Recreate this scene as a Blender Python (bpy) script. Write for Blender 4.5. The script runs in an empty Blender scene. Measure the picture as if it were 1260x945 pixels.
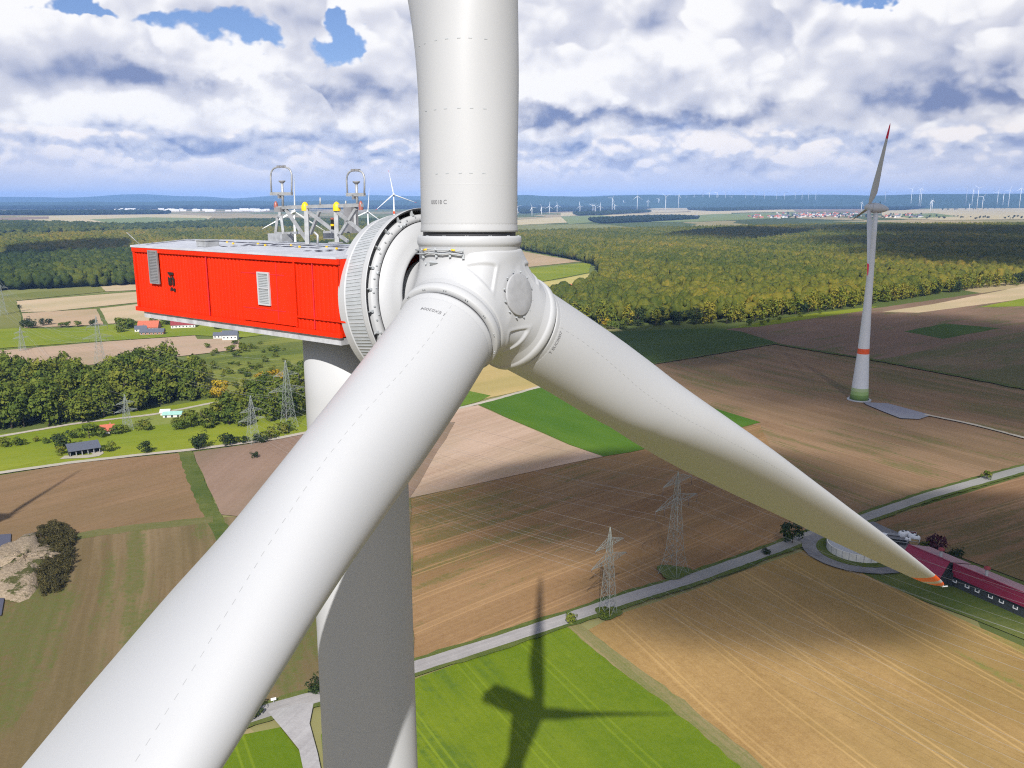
import bpy, bmesh, math, random
import numpy as np
from mathutils import Vector, Matrix
random.seed(7); RNG = np.random.default_rng(7)
scene = bpy.context.scene
COL = scene.collection
R = math.radians

# ------------------------------------------------------------------ camera
FPX = 1038.78                                   # focal length in pixels of a 1260 px wide frame
TH = math.atan(226.5 / FPX)                     # camera pitch below the horizon
CAMZ = 105.0
cam_data = bpy.data.cameras.new('camera'); cam = bpy.data.objects.new('camera', cam_data); COL.objects.link(cam)
cam_data.sensor_width = 36; cam_data.lens = 36 * FPX / 1260
cam_data.clip_start = 0.5; cam_data.clip_end = 90000
cam.location = (0, 0, CAMZ); cam.rotation_euler = (math.pi / 2 - TH, 0, 0)
scene.camera = cam
_c, _s = math.cos(TH), math.sin(TH)
def ray(px, py):
    a, b = px - 630, 472.5 - py
    return np.array([a, b * _s + FPX * _c, b * _c - FPX * _s])
def G(px, py, z=0.0):
    r = ray(px, py); return np.array([0, 0, CAMZ]) + r * ((CAMZ - z) / -r[2])
def AT(px, py, dist):                           # the point on a viewing line at a horizontal distance
    r = ray(px, py); return np.array([0, 0, CAMZ]) + r * (dist / math.hypot(r[0], r[1]))
def proj(P):
    x, y, z = P[0], P[1], P[2] - CAMZ
    d = y * _c - z * _s; u = y * _s + z * _c
    return 630 + FPX * x / d, 472.5 - FPX * u / d
SUN_SX, SUN_SY = 0.064, 1.316                   # shadow offset per metre of height
sun_to = Vector((-SUN_SX, -SUN_SY, 1)).normalized()

# ------------------------------------------------------------------ node helper
class NG:
    def __init__(s, tree): s.t = tree; s.n = tree.nodes; s.l = tree.links
    def new(s, typ, **kw):
        n = s.n.new(typ)
        for k, v in kw.items(): setattr(n, k, v)
        return n
    def put(s, sock, v):
        if hasattr(v, 'is_linked') or isinstance(v, bpy.types.NodeSocket): s.l.new(v, sock)
        elif isinstance(v, (tuple, list)):
            v = tuple(v); 
            if len(sock.default_value) == 4 and len(v) == 3: v = v + (1,)
            sock.default_value = v
        else: sock.default_value = v
    def m(s, op, a, b=0.0, c=None, clamp=False):
        n = s.new('ShaderNodeMath', operation=op); n.use_clamp = clamp
        s.put(n.inputs[0], a); s.put(n.inputs[1], b)
        if c is not None: s.put(n.inputs[2], c)
        return n.outputs[0]
    def add(s, a, b): return s.m('ADD', a, b)
    def sub(s, a, b): return s.m('SUBTRACT', a, b)
    def mul(s, a, b): return s.m('MULTIPLY', a, b)
    def ss(s, x, lo, hi, a=0.0, b=1.0):
        n = s.new('ShaderNodeMapRange', interpolation_type='SMOOTHSTEP')
        s.put(n.inputs[0], x); s.put(n.inputs[1], lo); s.put(n.inputs[2], hi); s.put(n.inputs[3], a); s.put(n.inputs[4], b)
        return n.outputs[0]
    def lin(s, x, lo, hi, a=0.0, b=1.0):
        n = s.new('ShaderNodeMapRange'); n.clamp = True
        s.put(n.inputs[0], x); s.put(n.inputs[1], lo); s.put(n.inputs[2], hi); s.put(n.inputs[3], a); s.put(n.inputs[4], b)
        return n.outputs[0]
    def xyz(s, x, y, z=0.0):
        n = s.new('ShaderNodeCombineXYZ')
        for i, v in enumerate((x, y, z)): s.put(n.inputs[i], v)
        return n.outputs[0]
    def noise(s, vec, scale=1.0, detail=4.0, rough=0.55, dist=0.0, dim='3D'):
        n = s.new('ShaderNodeTexNoise', noise_dimensions=dim); s.l.new(vec, n.inputs['Vector'])
        n.inputs['Scale'].default_value = scale; n.inputs['Detail'].default_value = detail
        n.inputs['Roughness'].default_value = rough; n.inputs['Distortion'].default_value = dist
        return n.outputs['Fac']
    def voro(s, vec, scale=1.0, detail=0.0, rough=0.5, feature='SMOOTH_F1', out='Distance', smooth=0.6, dim='3D'):
        n = s.new('ShaderNodeTexVoronoi', feature=feature, voronoi_dimensions=dim); s.l.new(vec, n.inputs['Vector'])
        n.inputs['Scale'].default_value = scale
        n.inputs['Detail'].default_value = detail; n.inputs['Roughness'].default_value = rough
        if 'Smoothness' in n.inputs: n.inputs['Smoothness'].default_value = smooth
        return n.outputs[out]
    def mix(s, f, a, b, mode='MIX'):
        n = s.new('ShaderNodeMix', data_type='RGBA', blend_type=mode)
        s.put(n.inputs[0], f); s.put(n.inputs[6], a); s.put(n.inputs[7], b)
        return n.outputs[2]
    def vmap(s, vec, loc=(0, 0, 0), rot=(0, 0, 0), scale=(1, 1, 1)):
        n = s.new('ShaderNodeMapping'); s.l.new(vec, n.inputs[0])
        n.inputs[1].default_value = loc; n.inputs[2].default_value = rot; n.inputs[3].default_value = scale
        return n.outputs[0]
    def ramp(s, f, stops):
        n = s.new('ShaderNodeValToRGB'); s.put(n.inputs[0], f)
        e = n.color_ramp.elements
        while len(e) < len(stops): e.new(0.5)
        for i, (p, c) in enumerate(stops): e[i].position = p; e[i].color = tuple(c) + (1,)
        return n.outputs[0]
def srgb(h):
    h = h.lstrip('#'); o = []
    for i in (0, 2, 4):
        c = int(h[i:i + 2], 16) / 255; o.append(c / 12.92 if c <= .04045 else ((c + .055) / 1.055) ** 2.4)
    return tuple(o)
# ------------------------------------------------------------------ sky and sun
world = bpy.data.worlds.new('World'); scene.world = world; world.use_nodes = True
DEBUG = False
def build_sky():
    g = NG(world.node_tree); g.n.clear()
    out = g.new('ShaderNodeOutputWorld')
    sky = g.new('ShaderNodeTexSky', sky_type='NISHITA'); sky.sun_disc = False
    sky.sun_elevation = math.asin(sun_to.z); sky.sun_rotation = math.atan2(sun_to.x, sun_to.y)
    sky.altitude = 300; sky.dust_density = 0.6
    blue = g.mix(1.0, sky.outputs[0], (0.052, 0.058, 0.078), 'MULTIPLY')
    tc = g.new('ShaderNodeTexCoord'); sep = g.new('ShaderNodeSeparateXYZ'); g.l.new(tc.outputs['Generated'], sep.inputs[0])
    x, y, z = sep.outputs
    az = g.m('ARCTAN2', x, y)
    rad = g.m('SQRT', g.add(g.mul(x, x), g.mul(y, y)))
    t = g.m('DIVIDE', z, g.m('MAXIMUM', rad, 0.02))
    # work in a flat chart of the sky: az and tan(elevation), both in units of 0.1
    U = g.mul(az, 10.0); V = g.mul(t, 10.0)
    def chart(px, py):
        r = ray(px, py); return math.atan2(r[0], r[1]) * 10, r[2] / math.hypot(r[0], r[1]) * 10
    P0 = g.xyz(U, g.mul(V, 1.25), 0.0)
    w1 = g.noise(g.vmap(P0, (3, 7, 1)), 1.3, 4, 0.6, dim='2D'); w2 = g.noise(g.vmap(P0, (13, 2, 5)), 1.3, 4, 0.6, dim='2D')
    Uw = g.add(U, g.mul(g.sub(w1, 0.5), 0.9)); Vw = g.add(V, g.mul(g.sub(w2, 0.5), 0.65))
    def blobs(lst):                             # soft ellipses in the chart, warped by noise
        acc = None
        for (px, py, rx, ry, a) in lst:
            cu, cv = chart(px, py)
            su, sv = rx / 104.0, ry / 104.0
            du = g.mul(g.sub(Uw, cu), 1 / su); dv = g.mul(g.sub(Vw, cv), 1 / sv)
            e = g.m('EXPONENT', g.mul(g.add(g.mul(du, du), g.mul(dv, dv)), -1.0))
            e = g.mul(e, a); acc = e if acc is None else g.add(acc, e)
        return acc
    def billow(P, scale, seed):                 # cauliflower relief, 0..1
        q = g.vmap(P, (seed, seed * 1.7, seed * .3))
        d = g.noise(q, scale * 1.1, 2, 0.5, dim='2D')
        dv = g.new('ShaderNodeVectorMath', operation='SCALE'); nz = g.new('ShaderNodeTexNoise', noise_dimensions='2D'); g.l.new(q, nz.inputs['Vector'])
        nz.inputs['Scale'].default_value = scale * 2.5; nz.inputs['Detail'].default_value = 2
        g.l.new(nz.outputs['Color'], dv.inputs[0]); dv.inputs['Scale'].default_value = 0.17 / scale
        va = g.new('ShaderNodeVectorMath', operation='ADD'); g.l.new(q, va.inputs[0]); g.l.new(dv.outputs[0], va.inputs[1])
        v = g.voro(va.outputs[0], scale * 1.35, 3.0, 0.46, 'F1', 'Distance', dim='2D')
        return g.add(g.mul(g.sub(1.0, v), 0.62), g.mul(d, 0.55))
    def lit(P, scale, seed, du, dv, k):         # light from above and from the left
        a = billow(P, scale, seed)
        b = billow(g.vmap(P, (du, dv, 0)), scale, seed)
        return a, g.mul(g.sub(a, b), k)
    WHITE = (0.74, 0.735, 0.745); MID = (0.52, 0.53, 0.595); DARK = (0.165, 0.21, 0.36); HAZE = (0.50, 0.52, 0.63)
    # upper, near deck
    aN, lN = lit(P0, 0.52, 4.0, -0.06, 0.24, 1.35)
    gap = blobs([(75, 8, 32, 18, 1.2), (130, 22, 30, 10, .8), (270, 32, 62, 16, 1.3), (330, 54, 40, 12, 1.0), (425, 50, 26, 28, 1.25), (405, 20, 18, 16, .8), (200, 20, 18, 12, .5), (1085, -6, 50, 14, 1.3)])
    dark = blobs([(168, 90, 34, 17, 1.15), (265, 108, 42, 15, .9), (330, 112, 50, 18, .4), (395, 120, 58, 15, .85), (480, 128, 50, 14, .8), (60, 85, 95, 20, .5), (140, 45, 40, 35, .45), (720, 140, 100, 11, 1.75), (860, 152, 110, 10, 1.6), (960, 140, 60, 12, .6),
                  (1160, 128, 80, 12, 1.0), (1250, 118, 60, 16, .8), (650, 60, 30, 30, .35), (800, 60, 28, 40, .3), (930, 60, 18, 60, .3), (1010, 30, 22, 50, .25), (1200, 80, 70, 40, .3), (360, 178, 110, 8, .7), (470, 180, 60, 10, .9), (190, 172, 60, 8, .5), (230, 180, 60, 6, .4)])
    bright = blobs([(230, 55, 90, 34, .9), (310, 78, 90, 22, .8), (20, 20, 60, 30, .5), (200, 140, 120, 24, .6), (440, 160, 50, 18, .8), (330, 155, 40, 18, .5), (40, 150, 60, 18, .5), (760, 110, 70, 30, .8), (700, 50, 60, 45, .5), (960, 110, 80, 34, .8), (870, 40, 70, 50, .6), (1000, 145, 50, 14, .7), (1150, 50, 80, 28, .5), (660, 105, 40, 20, .8), (1060, 90, 40, 40, .4)])
    s = g.add(g.add(g.mul(g.sub(aN, 0.41), 0.75), lN), g.add(0.49, g.sub(g.mul(bright, 0.36), g.mul(dark, 0.46))))
    cN = g.mix(g.ss(s, -0.30, 0.42), DARK, MID); cN = g.mix(g.ss(s, 0.36, 0.82), cN, WHITE)
    # nearer heaps of cumulus in front, each with a crisp lit rim and a grey foot
    aA, lA = lit(P0, 0.60, 21.0, -0.06, 0.22, 1.4)
    big = g.noise(g.vmap(P0, (5.3, 1.1, 0)), 0.55, 2, 0.5, dim='2D')
    fA = g.add(aA, g.mul(g.sub(big, 0.5), 1.5)); mA = g.ss(fA, 0.44, 0.52)
    sA = g.add(g.add(g.mul(lA, 1.15), 0.57), g.add(g.mul(bright, 0.22), g.sub(g.mul(g.m('MINIMUM', g.sub(fA, 0.5), 0.3), -0.5), g.mul(dark, 0.38))))
    cA = g.mix(g.ss(sA, -0.15, 0.45), DARK, MID); cA = g.mix(g.ss(sA, 0.36, 0.80), cA, WHITE)
    cN = g.mix(mA, cN, cA)
    # holes to the blue, with ragged edges
    hole = g.mul(g.ss(g.add(gap, g.mul(g.sub(aN, 0.41), -0.9)), 0.44, 0.70), g.m('SUBTRACT', 1.0, g.mul(mA, g.ss(gap, 1.0, 0.5))))
    # lower, farther deck of small cumulus
    P1 = g.xyz(U, g.mul(V, 1.7), 3.0)
    aF, lF = lit(P1, 1.0, 9.0, -0.03, 0.12, 1.6)
    rowd = blobs([(700, 172, 80, 7, .5), (740, 203, 110, 6, .9), (900, 195, 60, 6, .45), (1180, 190, 90, 6, .55), (1050, 172, 40, 8, .4), (520, 195, 60, 8, .5), (80, 178, 60, 8, .5), (150, 186, 60, 5, .6)])
    rowb = blobs([(690, 178, 70, 10, .5), (900, 185, 90, 9, .5), (1100, 180, 90, 10, .35), (60, 200, 60, 12, .55), (170, 205, 60, 9, .6), (270, 207, 50, 12, .55), (350, 205, 45, 12, .5), (430, 212, 50, 9, .5), (760, 215, 90, 8, .4), (1000, 210, 120, 7, .4)])
    sF = g.add(g.add(g.mul(g.sub(aF, 0.41), 0.8), lF), g.add(0.50, g.sub(g.mul(rowb, 0.42), g.mul(rowd, 0.5))))
    cF = g.mix(g.ss(sF, -0.1, 0.45), (0.19, 0.25, 0.43), (0.45, 0.485, 0.60)); cF = g.mix(g.ss(sF, 0.42, 0.85), cF, (0.74, 0.71, 0.71))
    # which deck: a ragged line at about 5 degrees
    cv = chart(700, 158)[1]; line = g.sub(g.add(V, g.mul(g.sub(w1, .5), 0.5)), cv)
    deck = g.ss(line, -0.14, 0.06)
    near = g.mix(hole, cN, blue)
    far = g.mix(g.mul(g.ss(g.add(V, g.mul(g.sub(w2, .5), .5)), 0.62, 0.16), 0.92), cF, HAZE)
    far = g.mix(g.ss(V, 0.12, -0.05), far, (0.46, 0.49, 0.60))
    hi = g.mix(g.ss(g.noise(tc.outputs['Generated'], 3.0, 5, .6), 0.42, 0.62), blue, (0.56, 0.57, 0.60))
    hi = g.mix(g.ss(V, 0.1, -0.3), hi, (0.10, 0.11, 0.10))
    if DEBUG: near = globals()['g'] if False else g.xyz(aN, lN, aF)
    def bgn(c):
        b = g.new('ShaderNodeBackground'); g.put(b.inputs[0], c); return b.outputs[0]
    def mixs(f, a, b):
        n = g.new('ShaderNodeMixShader'); g.put(n.inputs[0], f); g.put(n.inputs[1], a); g.put(n.inputs[2], b); return n.outputs[0]
    decks = mixs(deck, bgn(far), bgn(near))
    # the open sky elsewhere: broken cloud and blue
    part = g.m('MAXIMUM', g.m('MAXIMUM', g.ss(V, 2.8, 3.6), g.ss(g.m('ABSOLUTE', U), 8.0, 9.5)), g.ss(V, -0.05, -0.12))
    g.l.new(mixs(part, decks, bgn(hi)), out.inputs[0])
    world.cycles.sampling_method = 'MANUAL'; world.cycles.sample_map_resolution = 256
build_sky()
sun_d = bpy.data.lights.new('sun', 'SUN'); sun_o = bpy.data.objects.new('sun', sun_d); COL.objects.link(sun_o)
sun_d.energy = 4.9; sun_d.angle = R(0.53); sun_d.color = (1.0, 0.965, 0.92)
sun_o.rotation_euler = sun_to.to_track_quat('Z', 'Y').to_euler(); sun_o.location = (0, -50, 400)
vs = scene.view_settings; vs.view_transform = 'Standard'; vs.look = 'None'; vs.exposure = 0.45; vs.gamma = 1.0; vs.use_curve_mapping = False
# ------------------------------------------------------------------ object helpers
def link(o, parent=None):
    COL.objects.link(o)
    if parent is not None: o.parent = parent
    return o
def tag(o, label=None, cat=None, group=None, kind=None):
    if label: o['label'] = label
    if cat: o['category'] = cat
    if group: o['group'] = group
    if kind: o['kind'] = kind
    return o
def empty(name, loc, rz=0.0):
    o = bpy.data.objects.new(name, None); o.location = tuple(loc); o.rotation_euler = (0, 0, rz); o.empty_display_size = 0.5
    return link(o)
class MB:
    """collects vertices and faces, then links them as ONE mesh object"""
    def __init__(s): s.v = []; s.f = []; s.m = []; s.sm = []
    def add(s, verts, faces, mat=0, smooth=False):
        b = len(s.v); s.v.extend([tuple(map(float, p)) for p in verts])
        for fc in faces: s.f.append(tuple(b + i for i in fc)); s.m.append(mat); s.sm.append(smooth)
        return s
    def loft(s, rings, mat=0, smooth=True, cap=(True, True), closed=True, mats=None):
        n = len(rings[0]); verts = [p for r in rings for p in r]; b = len(s.v)
        s.v.extend([tuple(map(float, p)) for p in verts])
        for i in range(len(rings) - 1):
            mm = mats[i] if mats else mat
            for j in range(n if closed else n - 1):
                k = (j + 1) % n
                s.f.append((b + i * n + j, b + i * n + k, b + (i + 1) * n + k, b + (i + 1) * n + j)); s.m.append(mm); s.sm.append(smooth)
        if cap[0]: s.f.append(tuple(b + j for j in range(n))[::-1]); s.m.append(mats[0] if mats else mat); s.sm.append(False)
        if cap[1]: s.f.append(tuple(b + (len(rings) - 1) * n + j for j in range(n))); s.m.append(mats[-1] if mats else mat); s.sm.append(False)
        return s
    def lathe(s, origin, axis, prof, n=64, mat=0, mats=None, smooth=True, cap=(False, False)):
        axis = np.array(axis, float); axis /= np.linalg.norm(axis)
        t = np.array([0, 0, 1.0]) if abs(axis[2]) < .9 else np.array([1.0, 0, 0])
        e1 = np.cross(t, axis); e1 /= np.linalg.norm(e1); e2 = np.cross(axis, e1); o = np.array(origin, float)
        rings = [[o + axis * a + r * (math.cos(q) * e1 + math.sin(q) * e2) for q in np.linspace(0, 2 * np.pi, n, endpoint=False)] for a, r in prof]
        return s.loft(rings, mat, smooth, cap, mats=mats)
    def tube(s, pts, r, n=8, mat=0, cap=True):
        pts = [np.array(p, float) for p in pts]; rings = []
        for i, p in enumerate(pts):
            d = pts[min(i + 1, len(pts) - 1)] - pts[max(i - 1, 0)]; d = d / (np.linalg.norm(d) + 1e-9)
            t = np.array([0, 0, 1.0]) if abs(d[2]) < .95 else np.array([1.0, 0, 0])
            e1 = np.cross(t, d); e1 /= np.linalg.norm(e1); e2 = np.cross(d, e1)
            rr = r[i] if isinstance(r, (list, tuple)) else r
            rings.append([p + rr * (math.cos(q) * e1 + math.sin(q) * e2) for q in np.linspace(0, 2 * np.pi, n, endpoint=False)])
        return s.loft(rings, mat, n > 5, (cap, cap))
    def box(s, c, d, ax=None, mat=0):
        c = np.array(c, float); d = np.array(d, float) / 2
        A = np.eye(3) if ax is None else np.array(ax, float)
        vs_ = [c + A[0] * d[0] * i + A[1] * d[1] * j + A[2] * d[2] * k for i in (-1, 1) for j in (-1, 1) for k in (-1, 1)]
        return s.add(vs_, [(0, 1, 3, 2), (4, 6, 7, 5), (0, 4, 5, 1), (2, 3, 7, 6), (0, 2, 6, 4), (1, 5, 7, 3)], mat)
    def bar(s, a, b, w, mat=0, h=None):
        a = np.array(a, float); b = np.array(b, float); d = b - a; L = np.linalg.norm(d); d = d / L
        t = np.array([0, 0, 1.0]) if abs(d[2]) < .95 else np.array([0, 1.0, 0])
        e1 = np.cross(t, d); e1 /= np.linalg.norm(e1)
        return s.box((a + b) / 2, (L, w, h or w), (d, e1, np.cross(d, e1)), mat)
    def mesh(s, name, mats):
        me = bpy.data.meshes.new(name); me.from_pydata(s.v, [], s.f)
        for m_ in (mats if isinstance(mats, (list, tuple)) else [mats]): me.materials.append(m_)
        me.polygons.foreach_set('material_index', s.m); me.polygons.foreach_set('use_smooth', s.sm); me.update()
        return me
    def build(s, name, mats, parent=None, loc=None):
        o = bpy.data.objects.new(name, s.mesh(name, mats))
        if loc is not None: o.location = tuple(loc)
        return link(o, parent)

# ------------------------------------------------------------------ materials
def principled(name, col, rough=0.6, metal=0.0, spec=0.5):
    m = bpy.data.materials.new(name); m.use_nodes = True; g = NG(m.node_tree)
    b = g.n['Principled BSDF']; g.put(b.inputs['Base Color'], col); b.inputs['Roughness'].default_value = rough
    b.inputs['Metallic'].default_value = metal; b.inputs['Specular IOR Level'].default_value = spec
    return m, g, b
def worn(name, col, rough=0.5, amt=0.06, scale=1.0, metal=0.0, streak=(1, 1, 1), bump=0.0, spec=0.4):
    """a painted or bare surface with faint uneven soiling"""
    m, g, b = principled(name, col, rough, metal, spec)
    tc = g.new('ShaderNodeTexCoord'); p = g.vmap(tc.outputs['Object'], scale=streak)
    n1 = g.noise(p, scale, 5, .6); n2 = g.noise(p, scale * 14, 3, .6)
    f = g.add(g.mul(n1, .7), g.mul(n2, .3))
    dark = tuple(c * (1 - amt * 4) for c in col)
    g.l.new(g.mix(g.ss(f, .35, .65), dark if amt > .02 else col, col), b.inputs['Base Color'])
    g.l.new(g.lin(n2, 0, 1, max(rough - .12, .05), rough + .12), b.inputs['Roughness'])
    if bump:
        bn = g.new('ShaderNodeBump'); bn.inputs['Strength'].default_value = bump; bn.inputs['Distance'].default_value = .02
        g.l.new(n2, bn.inputs['Height']); g.l.new(bn.outputs[0], b.inputs['Normal'])
    return m
M = {}
M['blade'] = worn('blade_gelcoat', (0.398, 0.404, 0.411), .48, .014, .25, streak=(1, 1, .5))
M['dash'] = principled('seam_mark', (.29, .295, .30), .6)[0]
M['steel_white'] = worn('tower_paint', (0.415, 0.421, 0.428), .5, .015, .25, streak=(1, 1, .2))
M['hub'] = worn('hub_paint', (0.40, 0.407, 0.415), .46, .015, 1.2)
M['hub_grey'] = worn('cover_grey', (0.33, 0.335, 0.345), .6, .03, 6)
M['gap'] = principled('dark_gap', (0.025, 0.025, 0.028), .7)[0]
M['fin'] = worn('fin_grey', (0.37, 0.39, 0.405), .5, .03, 3)
M['red'] = worn('nacelle_red', (0.70, 0.024, 0.003), .55, .05, 1.1, streak=(1, 1, .25), spec=.15)
M['orange'] = worn('signal_orange', (0.80, 0.10, 0.012), .45, .03, 2)
M['tipred'] = worn('signal_red', (0.62, 0.02, 0.03), .45, .03, 2)
M['galv'] = worn('galvanised', (0.42, 0.43, 0.44), .5, .08, 5, metal=.3)
M['bed'] = worn('bed_galvanised', (.46, .47, .49), .5, .09, 2.5)
M['roofwhite'] = worn('roof_sheet', (0.47, 0.49, 0.54), .5, .05, 1.6)
M['black'] = worn('black_print', (0.012, 0.012, 0.012), .5, .0, 4)
M['text'] = principled('grey_lettering', (0.13, 0.13, 0.14), .6)[0]
M['strip'] = worn('antislip', (0.03, 0.033, 0.06), .8, .05, 8)
M['yellow'] = principled('yellow_paint', (0.85, 0.50, 0.01), .45)[0]
M['redlamp'] = principled('red_lens', (0.30, 0.10, 0.08), .4)[0]
M['vent'] = worn('vent_grey', (0.22, 0.22, 0.23), .6, .05, 5)
M['ventlight'] = worn('vent_frame', (0.44, 0.45, 0.47), .5, .03, 5)

# ------------------------------------------------------------------ blades
BT = [(0, 2.6, 1, 0), (1.2, 2.6, 1, 0), (3, 2.85, .95, 2), (5, 3.2, .74, 7), (7, 3.55, .56, 9), (9, 3.85, .45, 9), (11, 4.0, .38, 8), (13, 4.05, .33, 7), (15, 3.95, .30, 6), (18, 3.65, .27, 5), (21, 3.35, .25, 4), (25, 2.95, .23, 3),
      (30, 2.55, .21, 2), (35, 2.1, .2, 1.4), (40, 1.6, .19, .8), (43.5, 1.25, .17, .3), (45, 1.02, .16, 0), (46, .76, .16, 0), (46.6, .5, .16, 0), (46.86, .2, .2, 0)]
BT = np.array(BT)
def blade_section(q, k=1.0, n=40, ck=1.0):
    """points of the section at a distance q from the root: x toward the leading edge, y thickness"""
    c = np.interp(q, BT[:, 0], BT[:, 1]) * ck; tc = np.interp(q, BT[:, 0], BT[:, 2]); tw = np.interp(q, BT[:, 0], BT[:, 3])
    w = np.clip((q - 1.2) / 7.5, 0, 1); w = w * w * (3 - 2 * w)
    t = np.linspace(0, 2 * np.pi, n, endpoint=False)
    circ = np.stack([1.3 * np.cos(t), 1.3 * np.sin(t)], 1)
    s = (1 - np.cos(t)) / 2
    yt = 5 * tc * c * (0.2969 * np.sqrt(s) - .126 * s - .3516 * s ** 2 + .2843 * s ** 3 - .1015 * s ** 4)
    yt = np.where(np.sin(t) >= 0, yt * 1.12, -yt * .88)
    af = np.stack([(0.32 - s) * c, yt], 1)
    p = circ * (1 - w) + af * w
    a = R(tw); p = p @ np.array([[math.cos(a), math.sin(a)], [-math.sin(a), math.cos(a)]])
    return p
def blade_mesh(root, b, chord_dir, bands=(), k=1.0, nsec=90, npts=40, mats=None, dashes=None, bend=0.0, Lk=None, ck=1.0):
    """root point, span direction b and leading-edge direction; returns an MB and a surface function"""
    b = np.array(b) / np.linalg.norm(b); x = np.array(chord_dir) - b * np.dot(chord_dir, b); x /= np.linalg.norm(x); y = np.cross(b, x)
    Lk = Lk or k; Lb = 46.86
    def surf(q, t):
        p = blade_section(q, n=720, ck=ck); i = int((t % (2 * math.pi)) / (2 * math.pi) * 720) % 720
        j = (i + 2) % 720; off = bend * (q / Lb) ** 2; P = root + b * q * Lk + (x * (p[i, 0] + off) + y * p[i, 1]) * k
        Pn = root + b * q * Lk + (x * (p[j, 0] + off) + y * p[j, 1]) * k
        T = Pn - P; T = T / np.linalg.norm(T); N = np.cross(T, b); N /= np.linalg.norm(N)
        return P, N, T
    def ring(q, n=180):
        p = blade_section(q, n=n, ck=ck); off = bend * (q / Lb) ** 2
        P = root + b * q * Lk + (np.outer(p[:, 0] + off, x) + np.outer(p[:, 1], y)) * k
        T = np.roll(P, -1, 0) - P; N = np.cross(T, b); return P, N
    surf.ring = ring
    qs = np.unique(np.concatenate([np.linspace(0, 12, nsec // 2), np.linspace(12, 45, nsec // 2), np.linspace(45, Lb, max(6, nsec // 8)), np.array([v for bb in bands for v in bb[:2]])]))
    mb = MB(); rings = []; mm = []
    for q in qs:
        p = blade_section(q, n=npts, ck=ck); off = bend * (q / Lb) ** 2
        rings.append([root + b * q * Lk + x * (u * k + off) + y * v * k for u, v in p])
    for i in range(len(qs) - 1):
        qm = (qs[i] + qs[i + 1]) / 2; mm.append(next((bb[2] for bb in bands if bb[0] <= qm <= bb[1]), 0))
    mb.loft(rings, 0, True, (True, True), mats=mm)
    return mb, surf, b
# ------------------------------------------------------------------ the red wind turbine in front
RC = dict(hx=-0.9841, hy=23.2035, hz=-2.6313, psi=0.9363, tilt=0.1273, az=-0.0127, cone=0.074, L=48.6337, r0=1.772, s=4.9292)
psi, tl = RC['psi'], RC['tilt']
AX = np.array([math.sin(psi) * math.cos(tl), -math.cos(psi) * math.cos(tl), math.sin(tl)])    # rotor axis, toward the wind
AH = np.array([math.cos(psi), math.sin(psi), 0.0]); AU = np.cross(AX, AH); AU = AU if AU[2] > 0 else -AU
HUBW = np.array([RC['hx'], RC['hy'], RC['hz'] + CAMZ])
NF = np.array([math.sin(psi), -math.cos(psi), 0.0])                                           # horizontal nacelle direction
TOW = HUBW - NF * RC['s']; TOW[2] = 0
BDIR = []
for k_ in range(3):
    a_ = RC['az'] + k_ * 2 * math.pi / 3
    BDIR.append((math.sin(a_) * AH + math.cos(a_) * AU) * math.cos(RC['cone']) + math.sin(RC['cone']) * AX)
turb = empty('wind_turbine', TOW)
tag(turb, 'large white wind turbine with red box nacelle in front of the camera', 'wind turbine', 'wind turbines')
HUB = HUBW - TOW                                                                              # everything below is local to the tower base
# tower
tb = MB(); tb.lathe((0, 0, 0), (0, 0, 1), [(0, 2.15), (0.25, 2.15), (0.25, 2.02), (30, 1.88), (60, 1.75), (80, 1.655), (99.0, 1.56), (101.25, 1.56)], 72, mats=[1, 1, 0, 0, 0, 0, 0, 0], cap=(True, True))
tower = tb.build('tower', [M['steel_white'], M['hub_grey']], turb)
for z in (22, 45, 68, 88):
    fl = MB(); fl.lathe((0, 0, z), (0, 0, 1), [(-.012, np.interp(z, [30, 99], [1.88, 1.56]) + .004), (.012, np.interp(z, [30, 99], [1.88, 1.56]) + .004)], 72); fl.build('weld_seam', M['fin'], tower)
ROOTPX = [(577, 287.5), (640, 401), (549, 409)]
def local_at(px, py, depth_ref):                 # point on a viewing line at the depth of a reference point (local coordinates)
    ref = depth_ref + TOW - np.array([0, 0, CAMZ]); dep = ref[1] * _c - ref[2] * _s
    return np.array([0, 0, CAMZ]) + ray(px, py) * dep / FPX - TOW
BROOT, BAXIS = [], []
for i, B in enumerate(BDIR):
    pm = HUB + B * RC['r0']; rt = pm + 0.85 * (local_at(*ROOTPX[i], pm) - pm); d = B + (AX * .034 + AH * .04, 0, AX * .045)[i]
    if i == 1: d = local_at(1176, 720, HUB + B * RC['L']) - rt
    d = d / np.linalg.norm(d); BROOT.append(rt); BAXIS.append(d)
BORG = [r_ - d_ * RC['r0'] for r_, d_ in zip(BROOT, BAXIS)]
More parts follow.
